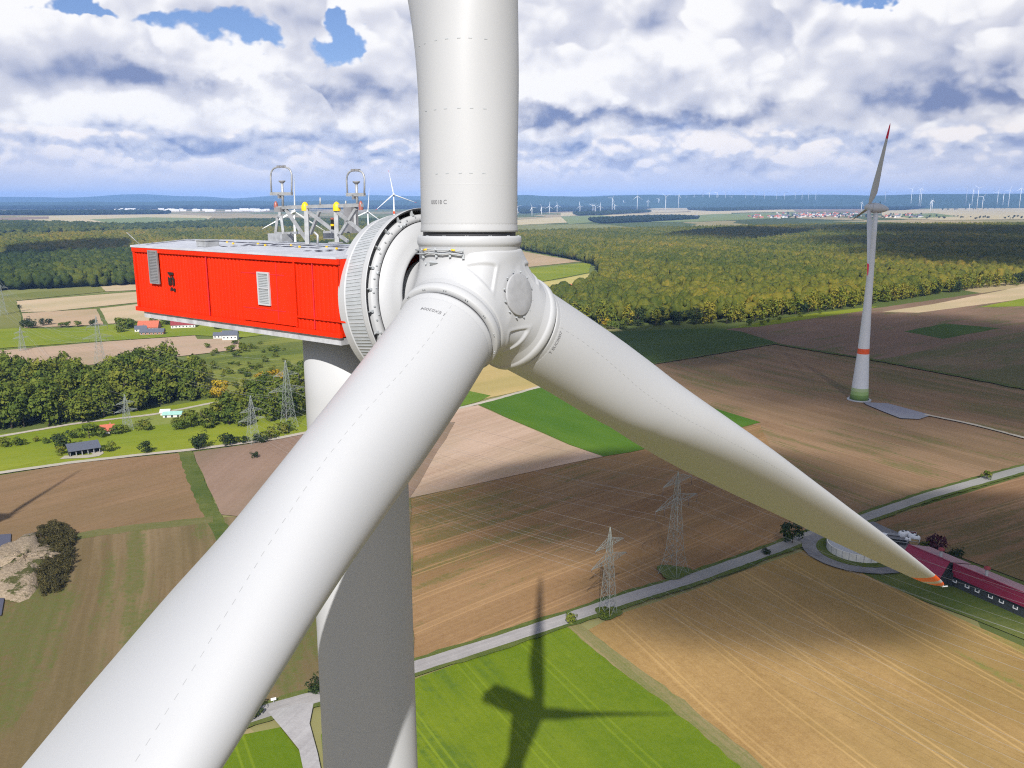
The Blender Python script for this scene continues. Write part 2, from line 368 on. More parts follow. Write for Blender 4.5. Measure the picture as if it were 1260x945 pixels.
# hub body: a star-shaped surface pushed out to a smooth union of rounded drum, blade collars and neck
def hub_mesh():
    bm = bmesh.new(); bmesh.ops.create_icosphere(bm, subdivisions=7, radius=1.0)
    me = bpy.data.meshes.new('hub'); bm.to_mesh(me); bm.free()
    n = len(me.vertices); D = np.empty(n * 3); me.vertices.foreach_get('co', D); D = D.reshape(-1, 3); D /= np.linalg.norm(D, axis=1)[:, None]
    def smin(a, b, k): h = np.clip(.5 + .5 * (b - a) / k, 0, 1); return b * (1 - h) + a * h - k * h * (1 - h)
    def sdf(p):
        ax = p @ AX; rad = np.linalg.norm(p - np.outer(ax, AX), axis=1)
        qx = rad - .98; qa = np.abs(ax - .12) - .72
        d = np.hypot(np.maximum(qx, 0), np.maximum(qa, 0)) + np.minimum(np.maximum(qx, qa), 0) - .42
        for B, O in zip(BAXIS, BORG):
            po = p - (O - HUB); al = po @ B; rr = np.linalg.norm(po - np.outer(al, B), axis=1)
            q1 = rr - 1.36; q2 = np.maximum(al - 1.30, -al)
            c = np.hypot(np.maximum(q1, 0), np.maximum(q2, 0)) + np.minimum(np.maximum(q1, q2), 0)
            d = smin(d, c, .34)
        q1 = rad - 1.22; q2 = np.maximum(-ax - 1.75, ax)
        c = np.hypot(np.maximum(q1, 0), np.maximum(q2, 0)) + np.minimum(np.maximum(q1, q2), 0)
        return smin(d, c, .25)
    t = np.full(n, 3.2)
    for _ in range(70): t = np.maximum(t - .75 * sdf(D * t[:, None]), .3)
    # pressed triangular panels between the collars, repeated every third of a turn
    P = D * t[:, None]; o = np.array([0, 0, CAMZ]) - TOW - HUB; tri = []
    for px in ((571, 327), (612, 326), (606, 359)):
        r = ray(*px); r = r / np.linalg.norm(r); V = P - o; al = V @ r; dist = np.linalg.norm(V - np.outer(al, r), axis=1); ok = np.where(dist < .03)[0]
        tri.append(D[ok[np.argmin(al[ok])]])
    for k in range(3):
        rot = np.array(Matrix.Rotation(k * 2 * math.pi / 3, 3, Vector(AX)))
        T3 = [rot @ v for v in tri]; c = sum(T3); c /= np.linalg.norm(c); dd = np.full(n, -9.0)
        for i in range(3):
            nrm = np.cross(T3[i], T3[(i + 1) % 3]); nrm /= np.linalg.norm(nrm); nrm = nrm if nrm @ c < 0 else -nrm
            q = D @ nrm; h = np.clip(.5 + .5 * (dd - q) / .05, 0, 1); dd = q * (1 - h) + dd * h + .05 * h * (1 - h)
        sel = (D @ c > .3); w = np.clip((.015 - dd) / .035, 0, 1) * sel; w = w * w * (3 - 2 * w)
        rim = np.exp(-((dd - .03) / .025) ** 2) * sel
        t = t - .045 * w + .010 * rim
    P = D * t[:, None]
    me.vertices.foreach_set('co', (P + HUB).ravel()); me.polygons.foreach_set('use_smooth', [True] * len(me.polygons)); me.update()
    me.materials.append(M['hub']); return me, D, t
hme, HD, HT = hub_mesh()
hub = link(bpy.data.objects.new('hub', hme), turb)
def hub_hit(d):                                  # surface point in a direction from the hub centre
    d = np.array(d, float); d /= np.linalg.norm(d); i = int(np.argmax(HD @ d)); return HUB + d * HT[i]
def pick_hub(px, py):                            # where a viewing line meets the hub surface
    o = np.array([0, 0, CAMZ]) - TOW - HUB; r = ray(px, py); r = r / np.linalg.norm(r); V = HD * HT[:, None] - o
    al = V @ r; dist = np.linalg.norm(V - np.outer(al, r), axis=1); ok = np.where(dist < .03)[0]
    i = ok[np.argmin(al[ok])] if len(ok) else int(np.argmin(dist)); P = HD[i] * HT[i]
    j = np.argsort(-(HD @ HD[i]))[1:40]; Q = HD[j] * HT[j][:, None] - P
    nn = np.linalg.svd(Q)[2][2]; nn = nn if nn @ HD[i] > 0 else -nn
    return P + HUB, nn
ring_names = []
for B, HO in zip(BAXIS, BORG):
    cb = MB(); cb.lathe(HO, B, [(1.10, 1.352), (1.20, 1.364), (1.42, 1.374), (1.455, 1.382), (1.47, 1.402), (1.56, 1.416), (1.66, 1.408), (1.71, 1.385), (1.71, 1.25)], 96)
    cb.lathe(HO, B, [(1.60, 1.25), (1.90, 1.25)], 96, mat=1)
    t = np.array([0, 0, 1.0]) if abs(B[2]) < .9 else np.array([1.0, 0, 0]); e1 = np.cross(t, B); e1 /= np.linalg.norm(e1); e2 = np.cross(B, e1)
    for k in range(14):
        for dq in (-.022, .022):
            q = k * 2 * np.pi / 14 + dq; er = math.cos(q) * e1 + math.sin(q) * e2
            cb.box(HO + B * 1.715 + er * 1.36, (.03, .022, .02), (er, np.cross(B, er), B), 2)
    cb.build('blade_collar', [M['hub'], M['gap'], M['fin']], hub)
# nose cover: a round grey lid on the front of the drum
nv = MB(); c0 = hub_hit(AX) - AX * .012; nv.lathe(c0, AX, [(-.02, .56), (.022, .56), (.03, .545), (.034, .3), (.036, .001)], 64)
for k in range(12):
    q = k * np.pi / 6 + .2; er = math.cos(q) * AH + math.sin(q) * AU; nv.box(c0 + er * .62 - AX * .01, (.035, .035, .05), (er, np.cross(AX, er), AX), 1)
nv.build('nose_cover', [M['hub_grey'], M['fin']], hub)
# handrail with yellow bands, and the small wind vane beside it
hr = MB(); pts = [pick_hub(x, y) for x, y in ((514, 312), (522, 312.5), (530, 313), (538, 313.5), (546, 313.8), (554, 314), (562, 314), (569, 314.2))]
up_ = BDIR[0]
lo = [p + n * .10 - up_ * .0 for p, n in pts]; hi = [p + n * .10 + up_ * .09 for p, n in pts]
hr.tube(lo, .022, 6); hr.tube(hi, .018, 6)
for i in (1, 3, 5, 7): hr.tube([pts[i][0], hi[i] + up_ * .05], .02, 6); hr.box(pts[i][0] + pts[i][1] * .05 - up_ * .03, (.06, .06, .12), None)
for i, j in ((1, 2), (5, 6)): hr.tube([hi[i] * .7 + hi[j] * .3, hi[i] * .2 + hi[j] * .8], .026, 6, mat=1)
hr.build('handrail', [M['fin'], M['yellow']], hub)
pv, nv_ = pick_hub(534, 324); sv = MB(); sx = np.cross(up_, nv_); sx /= np.linalg.norm(sx)
sv.add([pv + nv_ * .02 - sx * .12 + up_ * .07, pv + nv_ * .02 - sx * .12 - up_ * .07, pv + nv_ * .02 + sx * .14, pv + nv_ * .12 - sx * .11], [(0, 1, 2), (0, 3, 1), (1, 3, 2), (2, 3, 0)])
sv.build('lifting_lug', M['fin'], hub); sv = MB(); p2, n2 = pick_hub(524, 324); sv.box(p2 + n2 * .02, (.05, .08, .05)); sv.build('hub_stud', M['fin'], hub)
# three blades, each placed on its own collar
BAND = ((42.9, 44.6, 1), (45.5, 46.7, 1))
def text_mesh(txt, size):
    cu = bpy.data.curves.new('serial_number', 'FONT'); cu.body = txt; cu.size = size; cu.align_x = 'CENTER'; cu.align_y = 'CENTER'; cu.resolution_u = 3
    o = bpy.data.objects.new('serial_number', cu); link(o); dg = bpy.context.evaluated_depsgraph_get(); dg.update()
    me = bpy.data.meshes.new_from_object(o.evaluated_get(dg)); bpy.data.objects.remove(o)
    bm = bmesh.new(); bm.from_mesh(me); bmesh.ops.subdivide_edges(bm, edges=bm.edges[:], cuts=1); bm.to_mesh(me); bm.free(); return me
def t_facing(surf, q, px):                       # section angle of the near-side point that shows nearest a given place
    P, N = surf.ring(q); C = np.array([0, 0, CAMZ]) - TOW; f = ((C - P) * N).sum(1) > 0
    W = P + TOW - np.array([0, 0, CAMZ]); d = W[:, 1] * _c - W[:, 2] * _s; u = W[:, 1] * _s + W[:, 2] * _c
    e = np.hypot(630 + FPX * W[:, 0] / d - px[0], 472.5 - FPX * u / d - px[1]); e = np.where(f, e, 1e9); i = int(e.argmin())
    return float(e[i]), i * 2 * math.pi / len(P), q
def find_on_blade(surf, px, q0=0.2, q1=40):
    return min((t_facing(surf, q, px) for q in np.linspace(q0, q1, 200)), key=lambda e: e[0])
blades = []
TXT = ['00018 C', 'T EUC0007', '1 EX03004']
PITCH = R(14)
for i in range(3):
    bd = BAXIS[i]; root = BROOT[i] + bd * .07
    cd = AX * math.cos(PITCH) - np.cross(bd, AX) * math.sin(PITCH)
    mb, surf, bd = blade_mesh(root, bd, cd, BAND, nsec=110, npts=72, bend=(-.3, -.75, -.3)[i], ck=(1.1, 1.13, .97)[i])
    # rows of small dark marks on the skin
    def mark(q, t, l, w):
        P, N, T = surf(q, t); P2 = surf(q + .05, t)[0]; sdir = P2 - P; sdir /= np.linalg.norm(sdir)
        return P, N, T, sdir
    if i == 0:
        for (yy, xs) in ((47, (509, 521, 535, 549, 564, 580, 597)), (132, (524, 535, 549, 564, 580, 596)), (212, (538, 551, 566, 581, 596))):
            q = find_on_blade(surf, (560, yy), .5, 9)[2]
            for x_ in xs:
                f_ = t_facing(surf, q, (x_, yy)); P, N, T, sd = mark(q, f_[1], 0, 0); mb.box(P, (.085, .022, .012), (T, sd, N), 3)
    else:
        a0 = find_on_blade(surf, (557, 372) if i == 2 else (672, 398), .2, 4)
        a1 = find_on_blade(surf, (250, 800) if i == 2 else (800, 488), 4, 22)
        for q in np.arange(a0[2] + .1, (24 if i == 2 else 17), .26):
            w = (q - a0[2]) / (a1[2] - a0[2]); t0, t1 = a0[1], a1[1]
            if t1 - t0 > math.pi: t1 -= 2 * math.pi
            if t0 - t1 > math.pi: t1 += 2 * math.pi
            P, N, T, sd = mark(q, t0 + (t1 - t0) * w, 0, 0); mb.box(P, (.009, .12, .005), (T, sd, N), 4)
    mb.lathe(root, bd, [(-.03, 1.25), (-.03, 1.315), (.03, 1.318), (.12, 1.303), (.2, 1.298)], 96)
    if i == 0: mb.lathe(root, bd, [(1.14, 1.2985), (1.17, 1.3015), (1.20, 1.2985)], 96)
    Pt = surf.ring(46.8)[0].mean(0); ce = cd - bd * (cd @ bd); ce /= np.linalg.norm(ce)
    mb.box(Pt + bd * .16, (.36, .16, .08), (bd, ce, np.cross(bd, ce)), 0); mb.box(Pt + bd * .30 + AX * .16, (.12, .34, .07), (bd, ce, np.cross(bd, ce)), 0)
    bl = mb.build('blade', [M['blade'], M['orange'], M['gap'], M['fin'], M['dash']], turb)
    tag(bl, ['blade pointing straight up out of the picture', 'blade reaching down to the right with orange bands at its tip', 'blade sweeping down towards the camera'][i])
    # serial lettering wrapped round the root
    tq = [(540, 249), (674, 417), (532, 381)][i]; f_ = find_on_blade(surf, tq, .3, 5)
    me = text_mesh(TXT[i], .15); nv3 = np.empty(len(me.vertices) * 3); me.vertices.foreach_get('co', nv3); nv3 = nv3.reshape(-1, 3)
    P, N, T, sd = mark(f_[2], f_[1], 0, 0); out = []
    sgn = 1.0 if (np.cross(T, sd) @ N) > 0 else -1.0
    flip = {0: (-1, -1) if sd[2] < 0 else (1, 1), 1: (-1, -1), 2: (1, 1)}[i]
    for (u, v, _) in nv3:
        u *= flip[0] * sgn; v *= flip[1]
        ang = u / 1.30; er = (P - root) - bd * ((P - root) @ bd); rr = np.linalg.norm(er); er /= rr; et = np.cross(bd, er) * np.sign(np.cross(bd, er) @ T)
        out.append(root + bd * ((P - root) @ bd + v) + (er * math.cos(ang) + et * math.sin(ang)) * (rr + .006))
    me.vertices.foreach_set('co', np.array(out).ravel()); me.update(); me.materials.append(M['text'])
    so = link(bpy.data.objects.new('serial_lettering', me), bl)
    blades.append((bl, surf, root, bd))
# generator: finned drum with an open slot and the turning front disc
GC = HUB + AU * .08
ge = MB()
ge.lathe(GC, AX, [(-2.86, .001), (-2.86, 2.40), (-2.84, 2.45), (-2.56, 2.485), (-2.53, 2.465), (-1.88, 2.515), (-1.86, 2.535), (-1.82, 2.555), (-1.66, 2.565), (-1.64, 2.555), (-1.64, 2.52), (-1.70, 2.50), (-2.05, 2.49)], 160, mats=[0, 0, 0, 0, 2, 0, 0, 0, 0, 1, 1, 1], smooth=False)
ge.lathe(GC, AX, [(-2.05, 2.49), (-2.05, 2.36)], 160, mat=1)
gen = ge.build('generator', [M['hub'], M['gap'], M['fin']], turb)
fm = MB()
for k in range(160):
    q = k * 2 * np.pi / 160; er = math.cos(q) * AH + math.sin(q) * AU; ea = AX * .999 + er * .08; fm.box(GC + AX * -2.2 + er * 2.478, (.05, .016 if k % 4 else .03, .62), (er - AX * .08, np.cross(AX, er), ea), 0 if k % 4 else 1)
fm.build('cooling_fins', [M['fin'], M['ventlight']], gen)
for k in range(26):
    cl = MB()
    q = k * 2 * np.pi / 26 + .05; er = math.cos(q) * AH + math.sin(q) * AU; et = np.cross(AX, er)
    cl.box(GC + AX * -1.66 + er * 2.45, (.14, .02, .1), (er, et, AX)); cl.box(GC + AX * -1.62 + er * 2.40, (.05, .07, .05), (er, et, AX))
    cl.build('slot_bracket', M['fin'], gen)
rd = MB()
rd.lathe(GC, AX, [(-2.05, 2.39), (-1.66, 2.385), (-1.62, 2.365), (-1.58, 2.30), (-1.555, 2.195), (-1.575, 2.187), (-1.575, 2.175), (-1.55, 2.17), (-1.42, 1.80), (-1.36, 1.60), (-1.33, 1.54), (-1.345, 1.49), (-1.40, 1.455), (-1.60, 1.44), (-1.95, 1.40)], 160, mats=[0, 0, 0, 0, 0, 1, 1, 0, 0, 0, 0, 0, 2, 2, 2])
for rr, nn, ph in ((2.33, 40, 0), (2.25, 20, .1)):
    for k in range(nn):
        q = k * 2 * np.pi / nn + ph; er = math.cos(q) * AH + math.sin(q) * AU; rd.box(GC + AX * (-1.585 if rr > 2.3 else -1.565) + er * rr, (.035, .035, .05), (er, np.cross(AX, er), AX), 2)
for q in (1.95, 2.02, 2.75): er = math.cos(q) * AH + math.sin(q) * AU; rd.lathe(GC + AX * -1.56 + er * 2.26, AX, [(-.02, .045), (.04, .045), (.05, .02)], 12, mat=2)
rd.build('rotor_disc', [M['hub'], M['gap'], M['fin']], gen)

# nacelle: a long red box of ribbed sheet
AR, AF, BN, BF, CT, CB, CGR = -12.95, -2.845, -2.40, 2.3, 1.06, -1.07, -1.28
def NP_(a, b, c): return HUB + NF * a + AH * b + np.array([0, 0, c])
nac_axes = (NF, AH, np.array([0, 0, 1.0]))
def on_side(px, py):                             # (a, c) where a viewing line meets the near side of the nacelle
    o = np.array([0, 0, CAMZ]) - TOW; r = ray(px, py); k = ((NP_(0, BN, 0) - o) @ AH) / (r @ AH); P = o + r * k - HUB
    return P @ NF, P[2]
nb = MB()
def ribbed(b, sign):
    L_ = AF - AR - .11; n = 56; pts = []
    for k in range(n):
        a0 = AR + .1 + L_ * k / n; w = L_ / n
        pts += [(a0, 0), (a0 + w * .38, 0), (a0 + w * .5, .028), (a0 + w * .88, .028)]
    pts.append((AF - .01, 0))
    v = []
    for a, d in pts: v += [NP_(a, b - sign * d, CB + .12), NP_(a, b - sign * d, CT - .13)]
    fs = [(2 * i, 2 * i + 2, 2 * i + 3, 2 * i + 1) for i in range(len(pts) - 1)]
    nb.add(v, fs if sign > 0 else [f[::-1] for f in fs])
ribbed(BN, -1); ribbed(BF, 1)
nb.add([NP_(AR, BN + .03, CB), NP_(AR, BF - .03, CB), NP_(AR, BF - .03, CT), NP_(AR, BN + .03, CT)], [(0, 1, 2, 3)])
nb.add([NP_(AF, BN + .005, CB), NP_(AF, BF - .005, CB), NP_(AF, BF - .005, CT), NP_(AF, BN + .005, CT)], [(3, 2, 1, 0)])
for b in (BN, BF):
    s = -1 if b < 0 else 1
    nb.box(NP_((AR + AF) / 2, b + s * .012, CT - .06), (AF - AR + .06, .09, .15), nac_axes)
    nb.box(NP_((AR + AF) / 2 - .03, b + s * .018, CB + .06), (AF - AR + .12, .11, .14), nac_axes)
    nb.box(NP_(AR + .05, b + s * .005, 0), (.12, .075, CT - CB - .27), nac_axes)
for (x0, y0, x1, y1) in ((297, 330, 346, 374), ):  # flat sheet round the vent
    a0, c0_ = on_side(297, 322); a1, _ = on_side(362, 330); nb.box(NP_((a0 + a1) / 2, BN - .032, -.02), (abs(a1 - a0), .02, 1.78), nac_axes)
    for cc in (.52, -.52): nb.box(NP_((a0 + a1) / 2 - .2, BN - .045, cc), (abs(a1 - a0) - .4, .012, .02), nac_axes, 1)
    nb.box(NP_((a0 + a1) / 2 + .45, BN - .045, .0), (.02, .012, 1.7), nac_axes, 1)
as_, _ = on_side(362, 330); nb.box(NP_(as_ + .03, BN - .036, 0), (.06, .03, 1.86), nac_axes); nb.box(NP_(as_ + 1.1, BN - .036, -.62), (2.1, .02, .05), nac_axes)
for px_ in (255, 385):
    a0, _ = on_side(px_, 330); nb.box(NP_(a0, BN - .03, 0), (.035, .02, 1.84), nac_axes, 1)
nac = nb.build('nacelle', [M['red'], M['tipred']], turb)
sk = MB(); sk.box(NP_((AR + AF) / 2 + .12, -.05, (CB + CGR) / 2 - .02), (AF - AR - .3, 4.66, CB - CGR - .005), nac_axes); sk.build('bed_frame', M['bed'], nac)
ro = MB(); ov = .07; ridge = -.25
pr = [(BN - ov, CT + .01), (BN - ov, CT + .075), (ridge, CT + .20), (BF + ov, CT + .075), (BF + ov, CT + .01)]
ro.add([NP_(a, b, c) for a in (AR - ov, AF - .005) for b, c in pr], [(0, 1, 6, 5), (1, 2, 7, 6), (2, 3, 8, 7), (3, 4, 9, 8), (0, 5, 9, 4), (0, 4, 3, 2, 1), (5, 6, 7, 8, 9)])
roof = ro.build('roof', M['roofwhite'], nac)
def rc(b): return np.interp(b, [BN - ov, ridge, BF + ov], [CT + .075, CT + .20, CT + .075])
sl = np.array([0, 0, 1.0])
def patch(a, b, la, lb, mat, h=.006):
    la *= 1.35; lb *= 1.35; st = MB(); st.add([NP_(a + da, b + db, rc(b + db) + h) for da, db in ((-la / 2, -lb / 2), (la / 2, -lb / 2), (la / 2, lb / 2), (-la / 2, lb / 2))], [(0, 1, 2, 3)]); st.build('anti_slip_strip', M['strip'], roof)
for k in range(14): patch(AR + .55 + k * .68, ridge - .25, .42, .13, 0)
for k in range(5): patch(AR + .3, BN + .45 + k * .34, .12, .22, 0)
for k in range(6):
    patch(AR + 4.0 + k * .25, BN + .75 + k * .2, .16, .12, 0); patch(AR + 8.0 + k * .25, BN + .75 + k * .2, .16, .12, 0)
    patch(AR + 8.5 + k * .22, BN + .75 + k * .2, .14, .12, 0)
for k in range(6): patch(AR + 4.4 + k * .62, ridge - .7, .36, .12, 0)
for k in range(12): st = MB(); st.box(NP_(AR + 1.2 + k * .82, ridge - .45 - .35 * (k % 2), rc(ridge - .6) + .02), (.05, .05, .05), nac_axes); st.build('anchor_eye', M['yellow'], roof)
hb = MB(); a_, c_ = on_side(238, 303); hb.box(NP_(a_ - .15, BN + .62, rc(BN + .6) + .09), (.5, .5, .18), nac_axes); hb.box(NP_(a_ - .15, BN + .62, rc(BN + .6) + .20), (.55, .55, .03), nac_axes)
hb.build('roof_hatch', M['galv'], roof)
lr = MB(); lr.tube([NP_(AR + .1, BN + .2, rc(BN) + .0), NP_(AR - .25, BN - .05, rc(BN) + .42)], .012, 6); lr.build('lightning_rod', M['galv'], roof)
lr = MB(); q0 = NP_(AR + 6.6, ridge + .2, rc(ridge)); lr.tube([q0, q0 + sl * .28 + NF * .03, q0 + sl * .38 - NF * .12], .035, 6); lr.build('ventilation_pipe', M['ventlight'], roof)
# louvred vents and the black emblem on the near side
def vent(px0, px1, mat, framemat, nsl, mid):
    a0, c0_ = on_side(*px0); a1, c1_ = on_side(*px1); v = MB(); w = abs(a1 - a0); h = abs(c1_ - c0_); ca, cc = (a0 + a1) / 2, (c0_ + c1_) / 2
    v.box(NP_(ca, BN - .05, cc), (w - .06, .02, h - .06), nac_axes, 0)
    for k in range(nsl):
        z = cc - h / 2 + h * (k + .5) / nsl; v.box(NP_(ca, BN - .065, z), (w - .08, .022, h / nsl * .45), nac_axes, 0)
    for sgn in (-1, 1): v.box(NP_(ca + sgn * (w / 2 - .025), BN - .07, cc), (.05, .05, h), nac_axes, 1); v.box(NP_(ca, BN - .071, cc + sgn * (h / 2 - .025)), (w - .1, .05, .05), nac_axes, 1)
    if mid: v.box(NP_(ca, BN - .072, cc + .02), (w - .1, .05, .04), nac_axes, 1)
    return v.build('vent', [mat, framemat], nac)
vent((184.0, 307.5), (199, 349.5), M['vent'], M['vent'], 22, False)
vent((318.5, 334), (335.5, 376), M['fin'], M['ventlight'], 20, True)
em = MB()
def emb(pts):                                   # flat black shapes of the emblem, given in the emblem's own frame (0..1, 0..1)
    (a0, c0_), (a1, c1_) = on_side(207.3, 334.5), on_side(217.5, 359.5)
    q = [NP_(a0 + (a1 - a0) * u, BN - .034, c0_ + (c1_ - c0_) * v) for u, v in pts]; r_ = [p - AH * .006 for p in q]; n = len(q)
    em.add(q + r_, [tuple(range(n))[::-1], tuple(range(n, 2 * n))] + [(i, (i + 1) % n, n + (i + 1) % n, n + i) for i in range(n)])
emb([(0, 0), (.85, 0), (.85, .13), (.55, .13), (.30, .20), (0, .07)])
emb([(.0, .22), (.28, .30), (.46, .22), (.46, .66), (.30, .66), (.30, .44), (.20, .44), (.20, .66), (.0, .66)])
emb([(.54, .22), (.72, .18), (.92, .30), (.92, .66), (.76, .66), (.76, .38), (.64, .40), (.64, .66), (.54, .66)])
emb([(.25, .80), (.50, .74), (.70, .84), (.95, .78), (.95, .96), (.75, .98), (.55, .88), (.35, .95), (.20, .98)])
em.build('emblem', M['black'], nac)
# steel frame on the roof carrying lamps, wind sensors and two hoops
ma = MB()
def up_at(px, py, b):                            # a point above the ridge plane b seen at (px, py)
    o = np.array([0, 0, CAMZ]) - TOW; r = ray(px, py); k = ((NP_(0, b, 0) - o) @ AH) / (r @ AH); return o + r * k
b0, b1 = -.25, .95
ma.bar(up_at(340, 256, b0), up_at(446, 252.5, b0), .09); ma.bar(up_at(342, 255, b1), up_at(440, 252, b1), .09)
for x, yb in ((377, 301), (413.5, 299)): ma.bar(up_at(x, 257, b0), up_at(x + 1.5, yb, b0), .13)
ma.box(up_at(378, 300.5, b0), (.5, .35, .04), nac_axes); ma.box(up_at(414, 298.5, b0), (.4, .3, .04), nac_axes)
for p, q in (((352, 258), (379, 298)), ((380, 261), (428, 297)), ((414, 260), (446, 286)), ((438, 257), (417, 291))): ma.bar(up_at(*p, b0), up_at(*q, b0), .085)
for p, q in (((341.5, 266), (339, 289)), ((346, 266), (349, 289)), ((341, 266), (347, 266)), ((339, 287), (349, 287)), ((350, 287), (372, 286)), ((393, 260), (382, 288)), ((436, 258), (437, 277)), ((344, 257), (344.5, 266))): ma.bar(up_at(*p, b1), up_at(*q, b1), .085)
ma.box(up_at(345.5, 292, b1), (.75, .5, .26), nac_axes); ma.box(up_at(432, 270, b1), (.35, .3, .85), nac_axes, 1); ma.box(up_at(409, 289, b1), (.5, .35, .25), nac_axes); ma.box(up_at(344, 258, b0), (.3, .2, .14), nac_axes, 1)
for x, y0, y1 in ((394, 255, 243), (425.5, 254, 247)): ma.tube([up_at(x, y0, b0), up_at(x, y1, b0)], .025, 6)
mast = ma.build('sensor_frame', [M['galv'], M['vent']], nac)
def hoop(px, yt, yb, hw, ybar):
    h = MB(); p = []
    for q in np.linspace(0, math.pi, 15): p.append(up_at(px - hw * math.copysign(abs(math.cos(q)) ** .62, math.cos(q)), yt + 13 - 13 * math.sin(q) ** .8, b0))
    h.tube([up_at(px - hw + 1.2, yb, b0)] + p + [up_at(px + hw - .2, yb, b0)], .028, 6)
    h.bar(up_at(px - hw + .5, yb, b0), up_at(px + hw, yb, b0), .10)
    h.tube([up_at(px + 1, yb - 14, b0), up_at(px + 2.2, ybar, b0)], .04, 8); h.box(up_at(px - 2, yb + 3, b0), (.08, .1, .14), nac_axes, 1)
    for dx in (-2.5, 2.5): h.box(up_at(px + dx, yt - .5, b0), (.14, .1, .07), nac_axes, 1)
    h.lathe(up_at(px + 1, yb - 14, b0), (0, 0, 1), [(-.03, .04), (.03, .11), (.06, .11), (.06, .02)], 12, mat=1)
    return h.build('sensor_hoop', [M['galv'], M['vent']], nac)
hoop(346, 205.5, 238.5, 13, 254); hoop(437.5, 210, 239.5, 11, 254)
def lamp(px, py, mat, name, r=.10):
    l = MB(); l.lathe(up_at(px, py, b0), (0, 0, 1), [(-.14, r), (-.02, r), (.06, r * .8), (.12, r * .35), (.13, .002)], 16); return l.build(name, mat, nac)
lamp(375.3, 253.5, M['yellow'], 'beacon_lamp', .115); lamp(414.2, 253.5, M['yellow'], 'beacon_lamp', .115)
lamp(339.5, 252.5, M['redlamp'], 'obstruction_light', .07); lamp(444, 252.5, M['redlamp'], 'obstruction_light', .07)
dv = MB(); P_ = up_at(410, 276, b0); dv.box(P_, (.1, .1, .3), nac_axes, 0); dv.box(P_ + sl * .17, (.1, .1, .06), nac_axes, 1); dv.box(P_ - sl * .02, (.11, .11, .06), nac_axes, 2); dv.build('signal_box', [M['black'], M['redlamp'], M['yellow']], nac)
# ------------------------------------------------------------------ ground, fields and roads
def field_mat(name, c1, c2, ang=0.0, row=1.2, rowamt=.5, band=.5, weed=None, weedamt=.0, tram=0.0, grain=.3, patch=.5, patch_scale=.012, rough=.95):
    m, g, b = principled(name, c1, rough, 0, .08)
    tc = g.new('ShaderNodeTexCoord'); P = tc.outputs['Object']; Q = g.vmap(P, rot=(0, 0, -ang))
    warp = g.new('ShaderNodeVectorMath', operation='ADD'); nz = g.new('ShaderNodeTexNoise'); g.l.new(P, nz.inputs['Vector']); nz.inputs['Scale'].default_value = .01; nz.inputs['Detail'].default_value = 1
    sc = g.new('ShaderNodeVectorMath', operation='SCALE'); g.l.new(nz.outputs['Color'], sc.inputs[0]); sc.inputs['Scale'].default_value = 6
    g.l.new(Q, warp.inputs[0]); g.l.new(sc.outputs[0], warp.inputs[1]); W = warp.outputs[0]
    rows = g.noise(g.vmap(W, scale=(.012, 1 / row, 1)), 1.0, 2, .6, dim='2D')
    bands = g.noise(g.vmap(W, scale=(.003, .09 / row, 1)), 1.0, 3, .6, dim='2D')
    blot = g.noise(P, patch_scale, 5, .6, dim='2D'); gr = g.noise(P, .55, 4, .7, dim='2D')
    f = g.add(g.mul(g.sub(rows, .5), rowamt * 1.6), g.add(g.mul(g.sub(bands, .5), band * 1.6), g.add(g.mul(g.sub(blot, .5), patch * 1.8), g.add(g.mul(g.sub(gr, .5), grain * 2.6), g.mul(g.sub(g.noise(P, 2.2, 2, .7, dim='2D'), .5), grain * 1.6)))))
    c = g.mix(g.m('ADD', f, .5, clamp=True), c1, c2)
    hue = g.noise(g.vmap(W, scale=(.006, .02, 1)), 1.0, 4, .65, dim='2D'); c = g.mix(g.ss(hue, .35, .7, 0, .55), c, tuple(v * k for v, k in zip(c1, (.78, .92, .8))))
    if weed:
        wm = g.noise(g.vmap(W, scale=(.012, .16 / row, 1)), 1.0, 4, .65, dim='2D'); wb = g.noise(P, .009, 3, .6, dim='2D')
        s_ = g.ss(g.add(g.mul(wm, .6), g.add(g.mul(wb, .5), g.mul(gr, .18))), .72 - weedamt * .3, .82 - weedamt * .3)
        c = g.mix(g.mul(s_, g.lin(gr, .3, .7, .35, .85)), c, weed)
    if tram:
        sep = g.new('ShaderNodeSeparateXYZ'); g.l.new(W, sep.inputs[0])
        a = g.m('PINGPONG', sep.outputs[1], tram); l_ = g.ss(g.m('ABSOLUTE', g.sub(g.m('ABSOLUTE', g.sub(a, tram * .5)), .95)), .42, .12)
        c = g.mix(g.mul(l_, g.mul(blot, .75)), c, tuple(min(1, v * 1.3) for v in c2))
    g.l.new(c, b.inputs['Base Color'])
    bn = g.new('ShaderNodeBump'); bn.inputs['Strength'].default_value = .5; bn.inputs['Distance'].default_value = .25
    g.l.new(g.add(g.mul(rows, .6), g.mul(gr, .5)), bn.inputs['Height']); g.l.new(bn.outputs[0], b.inputs['Normal'])
    return m
def ang_of(p, q):
    a, b = G(*p), G(*q); return math.atan2(b[1] - a[1], b[0] - a[0])
_layer = [0.03]
